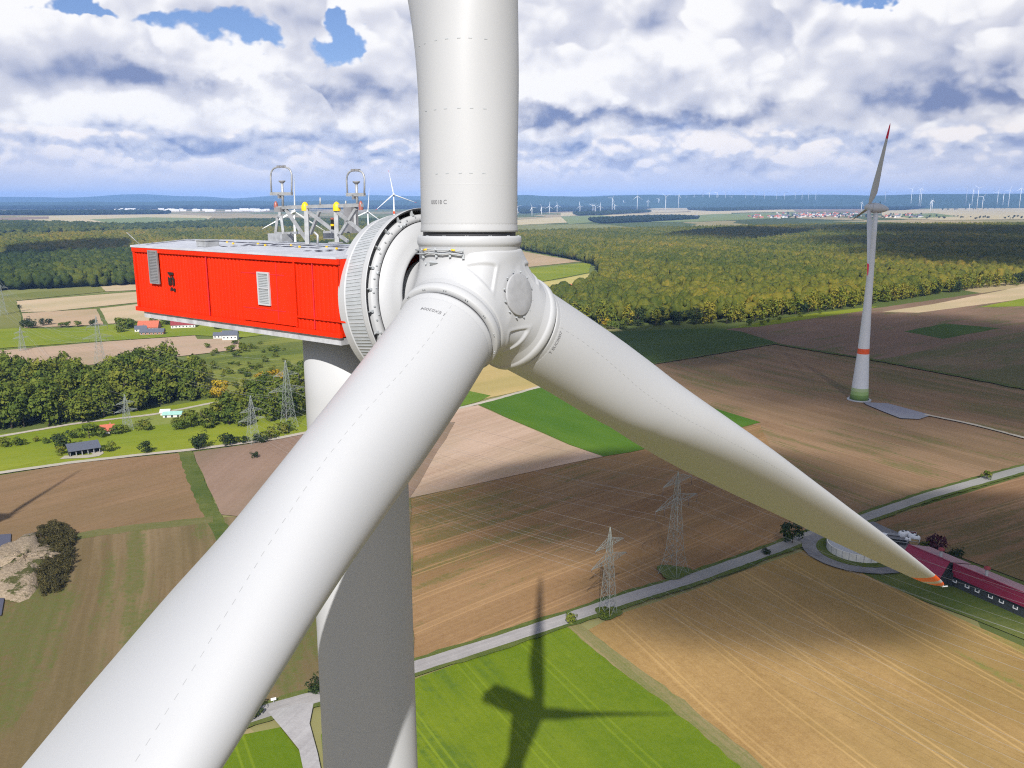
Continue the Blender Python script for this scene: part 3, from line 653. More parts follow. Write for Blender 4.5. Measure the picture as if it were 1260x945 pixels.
def sheet(name, px, mat, jitter=0.0, z=None, world=None, seg=14.0):
    """a flat piece of ground laid as its own sheet a little above the one below; its edge is slightly uneven"""
    if z is None: _layer[0] += .012; z = _layer[0]
    pts = [np.array(p, float)[:2] for p in world] if world is not None else [G(*p)[:2] for p in px]
    out = []
    for i, p in enumerate(pts):
        q = pts[(i + 1) % len(pts)]; L = np.linalg.norm(q - p); n = int(min(60, max(1, L / seg))) if jitter else 1
        nr = np.array([-(q - p)[1], (q - p)[0]]) / max(L, 1e-6)
        for k in range(n):
            o = (RNG.random() - .5) * 2 * jitter if k else 0; out.append(p + (q - p) * k / n + nr * o)
    mb = MB(); mb.add([(x, y, z) for x, y in out], [tuple(range(len(out)))])
    o = mb.build(name, mat); return tag(o, kind='structure')
def ribbon(name, px, width, mat, z=None, jit=0.0, world=None):
    if z is None: _layer[0] += .012; z = _layer[0]
    P = [np.array(p)[:2] for p in world] if world is not None else [G(*p)[:2] for p in px]
    # resample smoothly
    t = np.concatenate([[0], np.cumsum([np.linalg.norm(b - a) for a, b in zip(P, P[1:])])]); n = int(max(len(P), t[-1] / 3)); n = min(n, 420)
    tt = np.linspace(0, t[-1], n); X = np.interp(tt, t, [p[0] for p in P]); Y = np.interp(tt, t, [p[1] for p in P])
    for _ in range(2): X[1:-1] = (X[:-2] + 2 * X[1:-1] + X[2:]) / 4; Y[1:-1] = (Y[:-2] + 2 * Y[1:-1] + Y[2:]) / 4
    w = np.interp(tt, np.linspace(0, t[-1], len(width)), width) if isinstance(width, (list, tuple)) else np.full(n, width)
    dx, dy = np.gradient(X), np.gradient(Y); L = np.hypot(dx, dy); nx, ny = -dy / L, dx / L
    v = []
    for i in range(n):
        a, b = w[i] / 2 + (RNG.random() - .5) * jit, w[i] / 2 + (RNG.random() - .5) * jit
        v += [(X[i] + nx[i] * a, Y[i] + ny[i] * a, z), (X[i] - nx[i] * b, Y[i] - ny[i] * b, z)]
    mb = MB(); mb.add(v, [(2 * i, 2 * i + 1, 2 * i + 3, 2 * i + 2) for i in range(n - 1)]); return tag(mb.build(name, mat), kind='structure')

# soil, stubble and crop colours
BROWN1, BROWN2 = (.185, .102, .045), (.30, .185, .088)
TAN1, TAN2 = (.30, .205, .11), (.42, .30, .17)
PINK1, PINK2 = (.32, .215, .145), (.46, .335, .245)
BEIGE1, BEIGE2 = (.42, .31, .185), (.52, .40, .26)
G1, G2 = (.075, .135, .016), (.135, .205, .022)
LIME1, LIME2 = (.15, .19, .014), (.25, .27, .028)
DKG1, DKG2 = (.05, .085, .016), (.075, .115, .022)
OLIVE1, OLIVE2 = (.12, .14, .03), (.20, .205, .06)
def base_ground():
    m, g, b = principled('far_farmland', OLIVE1, .95, 0, .05); tc = g.new('ShaderNodeTexCoord'); P = tc.outputs['Object']
    q = g.vmap(P, rot=(0, 0, .5), scale=(1, .55, 1)); v = g.new('ShaderNodeTexVoronoi', feature='F1', voronoi_dimensions='2D', distance='MANHATTAN')
    g.l.new(q, v.inputs['Vector']); v.inputs['Scale'].default_value = .0022
    sp = g.new('ShaderNodeSeparateColor'); g.l.new(v.outputs['Color'], sp.inputs[0])
    c = g.ramp(sp.outputs[0], [(0, (.05, .075, .02)), (.18, (.09, .12, .03)), (.34, (.16, .19, .05)), (.5, (.34, .27, .14)), (.68, (.42, .33, .19)), (.84, (.20, .14, .08)), (1, (.13, .17, .04))])
    n = g.noise(P, .01, 5, .6, dim='2D'); c = g.mix(g.ss(n, .3, .7, 0, .35), c, (.10, .10, .035)); g.l.new(c, b.inputs['Base Color']); return m
gm = MB(); xs = np.linspace(-45000, 45000, 31); ys = np.linspace(-3000, 60000, 31)
gm.add([(x, y, 0) for y in ys for x in xs], [(j * 31 + i, j * 31 + i + 1, (j + 1) * 31 + i + 1, (j + 1) * 31 + i) for j in range(30) for i in range(30)])
tag(gm.build('ground', base_ground()), kind='structure')
a_rows = ang_of((510, 660), (700, 600)); a_right = ang_of((980, 500), (1250, 570)); a_left = ang_of((150, 900), (170, 680))
# broad sheets first: what lies under everything near
m_rough = field_mat('rough_meadow', (.10, .12, .028), (.14, .165, .04), .3, 3, .2, .3, patch=.8)
sheet('meadow', [(-500, 560), (-300, 400), (300, 345), (640, 345), (760, 395), (640, 460), (520, 520), (300, 620)], m_rough)
m_brown = field_mat('ploughed_soil', BROWN1, BROWN2, a_rows, 1.3, .5, .7, weed=(.115, .105, .03), weedamt=.22, tram=13, patch=.45)
m_brownr = field_mat('ploughed_soil_pale', (.18, .108, .058), (.275, .18, .105), a_right, 1.5, .5, .6, weed=(.11, .11, .035), weedamt=.3, tram=14, patch=.4)
m_purple = field_mat('ploughed_soil_dark', (.175, .108, .072), (.24, .155, .107), ang_of((1000, 420), (1250, 380)), 1.6, .35, .4, weed=(.09, .11, .03), weedamt=.15, patch=.4)
sheet('field', [(390, 620), (505, 610), (742, 560), (940, 515), (955, 423), (1090, 446), (1260, 479), (1500, 520), (1700, 460), (1500, 540), (1260, 577), (1140, 611), (1060, 640), (1000, 658), (960, 674), (850, 714), (760, 741), (600, 794), (510, 822), (380, 862)], m_brown, .6)
sheet('field', [(935, 520), (955, 423), (1090, 446), (1260, 479), (1520, 535), (1400, 550), (1260, 577), (1140, 611), (1050, 640), (960, 580)], m_brownr, .8)
sheet('field', [(890, 406), (1000, 389), (1100, 376), (1260, 353), (1500, 325), (1800, 345), (1800, 420), (1520, 532), (1260, 478), (1090, 445), (955, 422)], m_purple, .8)
m_weedy = field_mat('weedy_soil', (.15, .105, .06), (.22, .16, .09), ang_of((1000, 440), (1250, 400)), 2.5, .5, .8, weed=(.10, .115, .035), weedamt=.5, patch=.6)
sheet('field', [(1085, 443), (1165, 424), (1260, 408), (1500, 380), (1520, 530), (1260, 477)], m_weedy, .8)
m_grassy = field_mat('sown_grass', DKG1, DKG2, .2, 2, .3, .3, patch=.4)
sheet('field', [(1112, 408), (1162, 398), (1232, 404), (1160, 417)], m_grassy, 1.0)
sheet('field', [(660, 470), (690, 455), (800, 446), (959, 421), (945, 520), (930, 524), (880, 505), (720, 482)], m_brownr, .6)
m_dkg = field_mat('dark_crop', (.045, .075, .014), (.07, .105, .02), ang_of((760, 440), (950, 425)), 2.2, .35, .3, patch=.4)
sheet('field', [(690, 402), (755, 408), (880, 404), (912, 408), (957, 422), (800, 449), (700, 460)], m_dkg, .6)
m_beige = field_mat('stubble', BEIGE1, BEIGE2, .4, 1.6, .3, .3, patch=.3)
sheet('field', [(1085, 384), (1150, 374), (1260, 352), (1500, 320), (1600, 330), (1400, 352), (1260, 368), (1130, 385)], m_beige, .6)
m_lime = field_mat('fresh_grass', LIME1, LIME2, .3, 2, .25, .25, patch=.5)
sheet('meadow', [(1205, 378), (1260, 367), (1500, 335), (1600, 350), (1260, 377)], m_lime, .6)
sheet('meadow', [(900, 404), (945, 395), (1000, 386), (1060, 379), (1080, 377), (1060, 383), (1000, 392), (935, 402)], m_lime, .6)
# middle: the lit pink field, the vivid green one, gold stubble above
m_pink = field_mat('pale_tilled_soil', PINK1, PINK2, ang_of((510, 560), (640, 520)), 1.5, .6, .7, patch=.5)
m_gold = field_mat('gold_stubble', (.36, .26, .10), (.46, .35, .15), ang_of((560, 470), (650, 455)), 1.5, .4, .4, patch=.4)
m_viv = field_mat('vivid_crop', (.05, .115, .010), (.085, .155, .015), ang_of((600, 500), (740, 550)), 1.6, .35, .5, patch=.9, patch_scale=.016)
sheet('field', [(330, 480), (480, 442), (560, 437), (640, 440), (700, 458), (668, 475), (600, 490), (500, 515), (400, 520)], m_gold, .6)
m_g = field_mat('pasture', G1, G2, .5, 2, .25, .3, patch=.6)
sheet('meadow', [(540, 488), (566, 479), (604, 487), (590, 494), (520, 514), (480, 520)], m_g, .5)
sheet('field', [(420, 640), (400, 570), (500, 522), (552, 505), (588, 499), (640, 522), (700, 548), (742, 562), (640, 584), (505, 613)], m_pink, .5)
sheet('field', [(588, 498), (668, 476), (720, 478), (860, 498), (880, 503), (936, 520), (905, 528), (775, 557), (742, 562), (700, 547), (640, 521)], m_viv, .4)
m_track = field_mat('farm_track', (.36, .31, .25), (.48, .43, .36), 0, 1, .2, .2, patch=.4)
ribbon('path', [(470, 528), (555, 505), (600, 494), (668, 475), (760, 452)], 3.2, m_track, jit=.5)
# right foreground: tan field and the bright green one with the shadow
m_tan = field_mat('tan_stubble', (.26, .155, .055), (.42, .275, .11), ang_of((960, 690), (1240, 850)), 1.2, .35, .4, weed=(.15, .16, .035), weedamt=.12, tram=16, patch=.8, patch_scale=.016)
sheet('field', [(724, 776), (760, 757), (850, 728), (960, 688), (990, 678), (1060, 705), (1130, 738), (1260, 797), (1500, 905), (1700, 1200), (1300, 1500), (1010, 1060), (940, 952), (835, 868)], m_tan, .5)
m_lit = field_mat('young_green_crop', (.088, .14, .006), (.16, .205, .013), ang_of((720, 780), (930, 950)), 1.4, .25, .3, weed=(.07, .12, .015), weedamt=.3, patch=1.0, patch_scale=.02, tram=17)
sheet('field', [(200, 1000), (262, 940), (300, 905), (345, 896), (372, 930), (388, 990), (420, 1400), (100, 1400)], m_lit, .6)
sheet('field', [(425, 1400), (400, 960), (395, 905), (480, 850), (520, 833), (600, 804), (690, 772), (712, 771), (748, 806), (835, 872), (930, 952), (1010, 1070), (1280, 1500)], m_lit, .5)
m_strip = field_mat('rough_strip', (.12, .14, .035), (.26, .20, .10), ang_of((720, 770), (930, 945)), .9, .7, .8, patch=.5)
ribbon('path', [(700, 766), (745, 802), (835, 869), (932, 950), (1010, 1068), (1150, 1300)], 4.2, m_strip, jit=.8)
# right of the road and round the farm
m_br2 = field_mat('ploughed_soil_warm', (.18, .10, .05), (.265, .165, .09), ang_of((1100, 640), (1260, 600)), 1.3, .5, .6, weed=(.10, .09, .03), weedamt=.40, tram=15, patch=.4)
sheet('field', [(1072, 645), (1150, 619), (1260, 586), (1420, 545), (1700, 520), (1900, 700), (1500, 812), (1260, 716), (1180, 686), (1110, 662)], m_br2, .5)
m_verge = field_mat('verge_grass', (.05, .078, .014), (.13, .14, .038), .2, 1.5, .3, .4, patch=.8, patch_scale=.05)
sheet('meadow', [(985, 676), (1010, 662), (1060, 646), (1110, 664), (1180, 688), (1260, 718), (1500, 815), (1500, 900), (1400, 850), (1260, 788), (1190, 760), (1130, 738), (1060, 706)], m_verge, .6)
# left of the tower: brown fields, a grass ribbon and pasture
m_lb = field_mat('left_soil', (.18, .108, .056), (.285, .18, .10), ang_of((0, 660), (220, 600)), 1.4, .5, .6, patch=.5)
sheet('field', [(-300, 640), (-100, 600), (0, 586), (90, 571), (225, 558), (262, 637), (130, 652), (0, 672), (-300, 730)], m_lb, .5)
m_lp = field_mat('left_soil_pinkish', (.20, .13, .09), (.285, .195, .14), ang_of((280, 600), (340, 550)), 1.4, .35, .4, patch=.5)
sheet('field', [(238, 557), (340, 542), (430, 522), (560, 520), (505, 612), (420, 640), (330, 640), (272, 634)], m_lp, .5)
m_ls = field_mat('weedy_strips', (.14, .098, .046), (.22, .158, .085), a_left, 2.2, .8, 1.1, weed=(.09, .11, .025), weedamt=.40, patch=.5)
sheet('field', [(-400, 745), (0, 672), (130, 653), (262, 638), (420, 630), (505, 613), (508, 825), (395, 860), (330, 876), (285, 893), (120, 965), (-200, 1120), (-700, 1000)], m_ls, .6)
ribbon('meadow', [(228, 556), (240, 590), (256, 625), (275, 660), (300, 690)], 5.6, m_verge, jit=.7)
ribbon('meadow', [(-250, 728), (0, 678), (60, 668), (130, 655), (262, 640)], 6.0, field_mat('worn_headland', (.10, .11, .03), (.19, .15, .07), .2, 2, .4, .5, patch=.8, patch_scale=.04), jit=1.2)
m_past = field_mat('valley_pasture', (.15, .19, .012), (.25, .265, .026), .3, 2.5, .3, .4, patch=.8, patch_scale=.018)
sheet('meadow', [(-400, 590), (-300, 520), (0, 535), (60, 528), (160, 508), (280, 488), (400, 470), (520, 470), (520, 515), (400, 526), (340, 541), (225, 556), (90, 570), (0, 584)], m_past, .6)
m_scrub = field_mat('scrubby_slope', (.145, .165, .026), (.235, .23, .05), .6, 3, .3, .4, weed=(.06, .085, .02), weedamt=.4, patch=.9, patch_scale=.02)
sheet('meadow', [(247, 442), (300, 430), (330, 418), (420, 405), (560, 405), (520, 440), (400, 472), (330, 482), (255, 492)], m_scrub, .6)
m_hay = field_mat('mown_meadow', (.17, .20, .04), (.26, .26, .07), .3, 2, .4, .5, patch=.8, patch_scale=.02)
sheet('meadow', [(150, 520), (205, 505), (275, 497), (300, 492), (320, 497), (300, 508), (230, 520), (160, 528)], m_hay, .6)
sheet('meadow', [(0, 568), (120, 545), (160, 527), (220, 522), (285, 515), (250, 530), (120, 552), (0, 580)], m_lime, .6)
sheet('meadow', [(-400, 440), (-300, 395), (0, 404), (70, 405), (165, 398), (245, 393), (330, 396), (330, 412), (296, 416), (240, 413), (130, 420), (0, 429)], m_past, .6)
m_str1 = field_mat('stubble_warm', BEIGE1, BEIGE2, ang_of((30, 380), (165, 366)), 1.6, .3, .3, patch=.3)
m_str2 = field_mat('stubble_rosy', (.36, .25, .15), (.45, .33, .21), ang_of((30, 400), (120, 385)), 1.6, .3, .3, patch=.3)
sheet('field', [(20, 371), (165, 359.5), (300, 352), (300, 366), (165, 373), (60, 384), (26, 384.5)], m_str1, .6)
sheet('field', [(27, 386), (119, 380.5), (127, 400), (30, 404)], m_str2, .6)
sheet('field', [(123, 380), (170, 374.5), (300, 368), (300, 384), (245, 392), (133, 399)], m_str1, .6)
m_pk2 = field_mat('stubble_pink', (.34, .235, .155), (.45, .33, .23), ang_of((0, 440), (290, 418)), 1.6, .3, .4, patch=.5)
sheet('field', [(-400, 462), (0, 432), (130, 421), (240, 413.5), (243, 418), (292, 417), (299, 430), (240, 437), (120, 449), (0, 457), (-400, 490)], m_pk2, .6)
m_ol = field_mat('olive_meadow', (.14, .15, .035), (.20, .19, .06), .1, 2, .3, .3, patch=.5)
sheet('meadow', [(-300, 390), (0, 364), (60, 358), (127, 353), (131, 359), (20, 370.5), (25, 386), (28, 404), (-300, 420)], m_ol, .6)
sheet('field', [(124, 353), (166, 349), (300, 342), (300, 350), (166, 357.5), (130, 359)], m_str1, .6)
ribbon('path', [(-120, 556), (0, 538), (100, 521), (190, 511), (275, 494), (330, 482)], 3.2, m_track, jit=.5)
ribbon('path', [(-160, 606), (0, 583), (90, 570), (180, 560), (240, 554), (345, 540), (440, 520)], 3.4, m_track, jit=.4)
ribbon('path', [(77, 564), (118, 563), (126, 559), (119, 556), (92, 557)], 4.5, m_track, jit=.8)
# bits of ground beyond the collar of the hub, by the wood's edge
m_y = field_mat('yellow_stubble', (.40, .33, .10), (.47, .40, .16), .5, 2, .3, .3, patch=.4)
sheet('field', [(560, 300), (640, 309), (690, 318), (715, 322), (640, 330), (560, 330)], m_str2, .8)
sheet('meadow', [(560, 334), (640, 332), (728, 323), (724, 336), (640, 352), (560, 352)], m_past, .8)
sheet('field', [(640, 352), (690, 344), (724, 337), (738, 339), (722, 350), (700, 358), (640, 364)], m_y, .8)
# roads
m_asph = field_mat('road_surface', (.24, .225, .215), (.34, .32, .305), ang_of((600, 795), (760, 742)), .9, .5, .4, patch=.6, patch_scale=.06)
main_px = [(20, 1000), (100, 967), (200, 928), (290, 891), (330, 876), (395, 859), (510, 823.5), (600, 795.5), (700, 762.5), (760, 742), (850, 714.5), (960, 675), (1000, 659), (1060, 640), (1140, 612), (1260, 578), (1420, 538), (1700, 480)]
ribbon('verge', main_px, 7.6, m_verge, jit=.8)
ribbon('road', main_px, 4.6, m_asph, jit=.25)
m_grav = field_mat('pale_gravel', (.26, .245, .24), (.38, .365, .355), 1.2, 1.2, .5, .6, patch=.7, patch_scale=.05)
sheet('road', [(330, 879), (366, 869), (386, 868), (381, 893), (391, 930), (405, 1000), (430, 1500), (330, 1500), (384, 1000), (368, 925), (352, 905)], m_grav, .4)
T2 = G(1057, 492)
sheet('road', [(1062, 496), (1092, 497.5), (1146, 512), (1131, 517), (1108, 516), (1085, 507), (1066, 499)], field_mat('bluish_gravel', (.20, .20, .24), (.27, .27, .31), 0, 2, .2, .2, patch=.5), .5)
ribbon('path', [(1138, 511), (1200, 524), (1260, 540), (1400, 575)], 2.4, m_track, jit=.6)
ribbon('verge', [(955, 424), (1090, 446), (1260, 479), (1500, 526)], 5, m_verge, jit=2)
ribbon('verge', [(800, 449), (956, 423)], 3.5, m_verge, jit=1.2)
m_yard = worn('yard_asphalt', (.20, .195, .20), .9, .08, .15, spec=.15)
sheet('yard', [(1040, 648), (1075, 644), (1092, 652), (1112, 660), (1140, 676), (1110, 684), (1085, 672), (1060, 660)], m_yard, .4)
TK = G(1056, 680)
ang = np.linspace(-.3, 4.2, 24); ribbon('road', None, 4.2, m_yard, world=[TK[:2] + np.array([math.cos(-a - .9) * 14.5, math.sin(-a - .9) * 14.5]) for a in ang], jit=.3)
ribbon('road', [(985, 664), (998, 667), (1006, 672)], 5, m_yard)
# pale pond-side hardstanding at the left edge
m_w = worn('pond_water', (.07, .072, .10), .5, .02, .3, spec=.3)
sheet('water', [(-200, 700), (-60, 672), (-10, 661), (14, 659), (12, 690), (8, 725), (2, 760), (-200, 800)], m_w, .5)

# far hills
def hill_ridge(dist, pts, depth, colr, name, base=-30):
    """a long rounded ridge: crest line given as (azimuth tangent, height)"""
    m = field_mat(name + '_cover', colr, tuple(c * 1.5 for c in colr), 0, 200, .1, .1, patch=1.0, patch_scale=.0012)
    az = np.linspace(pts[0][0], pts[-1][0], 220); h = np.interp(az, [p[0] for p in pts], [p[1] for p in pts])
    rn = np.random.default_rng(int(dist)); ks = rn.random((14, 2)); 
    for i, (a_, p_) in enumerate(ks): h = h + (6 / (1 + i * .35)) * np.sin(az * (8 + 9 * i) * (1 + .4 * a_) + p_ * 6.28)
    rows = []
    for k, w in ((-1, 0), (-.72, .3), (-.45, .66), (-.2, .92), (0, 1), (.4, .8), (1, 0)):
        y = dist + depth * k; rows.append([(a_ * dist * (1 + depth * k / dist), y, base + (hh - base) * w) for a_, hh in zip(az, h)])
    mb = MB(); mb.loft(rows, 0, True, (False, False), closed=False); return tag(mb.build('hills', m), kind='structure')
def hz(px, y): return ((px - 630) / FPX / _c, y)
def hts(D, lst): return [((x - 630) / FPX * 1.01, CAMZ + (246 - y) * D / FPX) for x, y in lst]
hill_ridge(21000, hts(21000, [(-400, 243), (0, 242), (120, 243), (190, 239.5), (260, 242.5), (300, 244), (350, 241), (420, 240.5), (520, 241), (640, 240.5), (700, 242), (800, 240), (900, 241.5), (1000, 241), (1100, 242), (1200, 240), (1300, 239), (1700, 243)]), 3500, (.028, .05, .022), 'far_ridge')
hill_ridge(13500, hts(13500, [(-400, 249), (0, 248), (200, 247.5), (420, 247), (600, 246), (640, 240.5), (700, 241.5), (790, 240.5), (860, 239.5), (950, 240.5), (1010, 239), (1060, 240), (1120, 240), (1200, 239), (1300, 238.5), (1700, 244)]), 2600, (.026, .05, .020), 'wooded_ridge')
# ------------------------------------------------------------------ foliage
def leaf_mat(name, stops, rough=.75):
    """leaf colour from the tint of each clump, shifted a little from plant to plant"""
    m, g, b = principled(name, stops[0][1], rough, 0, .15)
    at = g.new('ShaderNodeAttribute'); at.attribute_name = 'tint'; oi = g.new('ShaderNodeObjectInfo')
    f = g.add(at.outputs['Fac'], g.mul(g.sub(oi.outputs['Random'], .5), .5))
    if 'wood' in name:
        tc = g.new('ShaderNodeTexCoord'); f = g.add(f, g.mul(g.sub(g.noise(tc.outputs['Object'], .75, 3, .75), .53), .9))
    c = g.ramp(g.m('ADD', f, 0, clamp=True), stops); g.l.new(c, b.inputs['Base Color'])
    tr = g.new('ShaderNodeBsdfTranslucent'); g.l.new(c, tr.inputs[0]); mx = g.new('ShaderNodeMixShader'); mx.inputs[0].default_value = .28
    g.l.new(b.outputs[0], mx.inputs[1]); g.l.new(tr.outputs[0], mx.inputs[2]); g.l.new(mx.outputs[0], g.n['Material Output'].inputs[0])
    return m
M['leaf'] = leaf_mat('leaf_mixed', [(0, (.022, .040, .009)), (.35, (.045, .068, .013)), (.65, (.085, .100, .016)), (1, (.15, .14, .022))])
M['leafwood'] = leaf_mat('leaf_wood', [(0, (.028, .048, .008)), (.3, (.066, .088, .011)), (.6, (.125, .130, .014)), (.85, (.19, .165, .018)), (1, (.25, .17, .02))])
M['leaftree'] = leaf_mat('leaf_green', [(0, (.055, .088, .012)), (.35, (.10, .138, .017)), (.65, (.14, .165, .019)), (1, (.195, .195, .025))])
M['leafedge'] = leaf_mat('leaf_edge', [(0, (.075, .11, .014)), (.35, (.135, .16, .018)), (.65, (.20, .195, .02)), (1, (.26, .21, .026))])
M['leafdark'] = leaf_mat('leaf_dark', [(0, (.016, .030, .010)), (.5, (.030, .050, .014)), (1, (.055, .075, .018))])
M['leafyellow'] = leaf_mat('leaf_autumn', [(0, (.18, .12, .008)), (.5, (.36, .24, .012)), (1, (.50, .36, .02))])
M['leafscrub'] = leaf_mat('leaf_scrub', [(0, (.040, .036, .014)), (.5, (.075, .066, .022)), (1, (.12, .10, .035))])
M['leafpurple'] = leaf_mat('leaf_copper', [(0, (.05, .012, .02)), (.5, (.09, .022, .035)), (1, (.14, .04, .05))])
M['bark'] = worn('bark', (.085, .065, .048), .9, .08, 3)
ICO = []
for sub in (1, 2):
    bm = bmesh.new(); bmesh.ops.create_icosphere(bm, subdivisions=sub, radius=1.0)
    ICO.append((np.array([v.co[:] for v in bm.verts]), np.array([[v.index for v in f.verts] for f in bm.faces]))); bm.free()
def fast_mesh(name, V, F, tint, mat, smooth=False):
    me = bpy.data.meshes.new(name); k = F.shape[1]; nf = len(F)
    me.vertices.add(len(V)); me.vertices.foreach_set('co', V.astype(np.float32).ravel())
    me.loops.add(nf * k); me.loops.foreach_set('vertex_index', F.astype(np.int32).ravel())
    me.polygons.add(nf); me.polygons.foreach_set('loop_start', np.arange(0, nf * k, k, dtype=np.int32)); me.update(calc_edges=True)
    if smooth: me.polygons.foreach_set('use_smooth', np.ones(nf, bool))
    a = me.attributes.new('tint', 'FLOAT', 'FACE'); a.data.foreach_set('value', tint.astype(np.float32)); me.materials.append(mat); return me
def lumps(C, Rh, Rv, tint, sub=1, rn=RNG):
    """jittered leafy lumps at centres C"""
    base, fc = ICO[sub]; n = len(C); nv = len(base)
    ang = rn.random(n) * 6.283; ca, sa = np.cos(ang), np.sin(ang)
    jit = 1 + (rn.random((n, nv)) - .5) * .5
    x = base[None, :, 0] * jit; y = base[None, :, 1] * jit; z = base[None, :, 2] * jit
    V = np.stack([(x * ca[:, None] - y * sa[:, None]) * Rh[:, None], (x * sa[:, None] + y * ca[:, None]) * Rh[:, None], z * Rv[:, None]], 2) + C[:, None, :]
    F = fc[None] + (np.arange(n) * nv)[:, None, None]
    t = (tint[:, None] + (rn.random((n, len(fc))) - .5) * .26).ravel()
    return V.reshape(-1, 3), F.reshape(-1, 3), t
def leafy(rn, n, cr, cz, rh, rv, leaf, nblob=16, gap=.25):
    """a crown of many small leaf sprays gathered in clumps through an ellipsoid"""
    bc = []
    while len(bc) < nblob:
        p = rn.random(3) * 2 - 1
        if .25 < np.linalg.norm(p) < .86: bc.append(p * np.array([1, 1, 1]))
    bc = np.array(bc); V, F, T = [], [], []
    bt = rn.random(nblob) * .6 + .2
    for i in range(n):
        k = rn.integers(nblob); d = rn.normal(size=3); d /= np.linalg.norm(d); d[2] = abs(d[2]) * .8 + d[2] * .2 if rn.random() < .6 else d[2]
        p = bc[k] + d * (.30 + .14 * rn.random()); P = np.array([p[0] * rh, p[1] * rh, cz + p[2] * rv])
        nrm = d + rn.normal(size=3) * .30 + np.array([0, 0, .2]); nrm /= np.linalg.norm(nrm); u = np.cross(nrm, rn.normal(size=3)); u /= np.linalg.norm(u); w = np.cross(nrm, u)
        s = leaf * (.6 + .8 * rn.random()); b = len(V)
        V += [P + u * s, P + w * s * .8 + nrm * s * .25, P - u * s, P - w * s * .8 + nrm * s * .25]; F.append((b, b + 1, b + 2, b + 3)); T.append(bt[k] + (rn.random() - .5) * .3)
    return np.array(V), np.array(F), np.clip(np.array(T), 0, 1)
def crown_mesh(seed, n, h, rh, leaf, mat, low=.22, nblob=18, shape=None):
    rn = np.random.default_rng(seed); rv = h * (1 - low) / 2; V, F, T = leafy(rn, n, 0, h * low + rv, rh, rv, leaf, nblob)
    if shape == 'cone': k = np.clip((V[:, 2] - h * low) / (h * (1 - low)), 0, 1); s = (1.25 - k * 1.1); V[:, 0] *= s; V[:, 1] *= s
    return fast_mesh('crown', V, F, T, mat)
def trunk_mesh(seed, h, r):
    rn = np.random.default_rng(seed + 99); mb = MB(); bend = rn.normal(size=2) * .03 * h
    mb.tube([(0, 0, -.2), (bend[0] * .2, bend[1] * .2, h * .2), (bend[0] * .6, bend[1] * .6, h * .5), (bend[0], bend[1], h * .8)], [r * 1.3, r, r * .7, r * .25], 7)
    for k in range(4):
        q = rn.random() * 6.28; z0 = h * (.25 + .12 * k); mb.tube([(bend[0] * .4, bend[1] * .4, z0), (math.cos(q) * h * .12, math.sin(q) * h * .12, z0 + h * .14), (math.cos(q) * h * .2, math.sin(q) * h * .2, z0 + h * .2)], [r * .5, r * .3, r * .12], 5)
    return mb.mesh('trunk', M['bark'])
KIND = {}
def add_kind(key, n_var, n, h, rh, leaf, mat, low=.22, nblob=18, shape=None, tr=.25):
    KIND[key] = [(crown_mesh(hash_(key) + i, n, h, rh, leaf, mat, low, nblob, shape), trunk_mesh(hash_(key) + i, h, tr)) for i in range(n_var)]
def hash_(s): return sum(ord(c) * (i + 7) for i, c in enumerate(s)) % 9999
add_kind('tree', 6, 1000, 17, 6.3, .74, M['leaftree'], .04, 26, None, .35)
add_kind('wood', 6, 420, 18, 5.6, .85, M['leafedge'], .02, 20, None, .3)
add_kind('shrub', 4, 420, 4.2, 2.6, .30, M['leaftree'], .02, 12, None, .10)
add_kind('dark', 3, 520, 8, 4.2, .42, M['leafdark'], .06, 16, None, .2)
add_kind('autumn', 2, 620, 9, 4.2, .42, M['leafyellow'], .06, 16, None, .2)
add_kind('copper', 1, 460, 4.4, 3.2, .34, M['leafpurple'], .04, 12, None, .12)
add_kind('scrub', 3, 520, 8, 4.2, .42, M['leafscrub'], .0, 16, None, .2)
add_kind('fir', 2, 420, 12, 3.2, .5, M['leafdark'], .08, 20, 'cone', .2)
def plant(kind, name, p, s, label, cat='tree', group=None, sz=None, rn=RNG):
    v = KIND[kind][int(rn.integers(len(KIND[kind])))]
    e = empty(name, (p[0], p[1], 0), rn.random() * 6.28); e.scale = (s, s, s * (sz or (.88 + .24 * rn.random()))); tag(e, label, cat, group)
    link(bpy.data.objects.new('crown', v[0]), e); link(bpy.data.objects.new('trunk', v[1]), e); return e
def inside(poly, P):
    x, y = P[:, 0], P[:, 1]; r = np.zeros(len(P), bool); n = len(poly)
    for i in range(n):
        (x1, y1), (x2, y2) = poly[i][:2], poly[(i + 1) % n][:2]
        c = ((y1 > y) != (y2 > y)) & (x < (x2 - x1) * (y - y1) / (y2 - y1 + 1e-12) + x1); r ^= c
    return r
def scatter(px, spacing, rn=RNG, world=None):
    poly = [G(*p) for p in px] if world is None else world; a = np.array(poly)[:, :2]; lo, hi = a.min(0), a.max(0)
    gx, gy = np.meshgrid(np.arange(lo[0], hi[0], spacing), np.arange(lo[1], hi[1], spacing)); gx = gx + (np.arange(gx.shape[0]) % 2)[:, None] * spacing / 2
    P = np.stack([gx.ravel(), gy.ravel()], 1); P += (rn.random(P.shape) - .5) * spacing * .75
    return P[inside(poly, P)]
def in_view(P, margin=60):
    d = P[:, 1]; x = 630 + FPX * P[:, 0] / np.maximum(P[:, 1] * _c + CAMZ * _s, 1); return (d > 20) & (x > -margin) & (x < 1260 + margin)
def tint_field(P, rn, base=.42, amp=.3):
    t = base + amp * (np.sin(P[:, 0] * .011 + 1.3) * np.sin(P[:, 1] * .006 + .4) * .5 + np.sin(P[:, 0] * .031 + P[:, 1] * .017) * .25); return t + (rn.random(len(P)) - .5) * .36
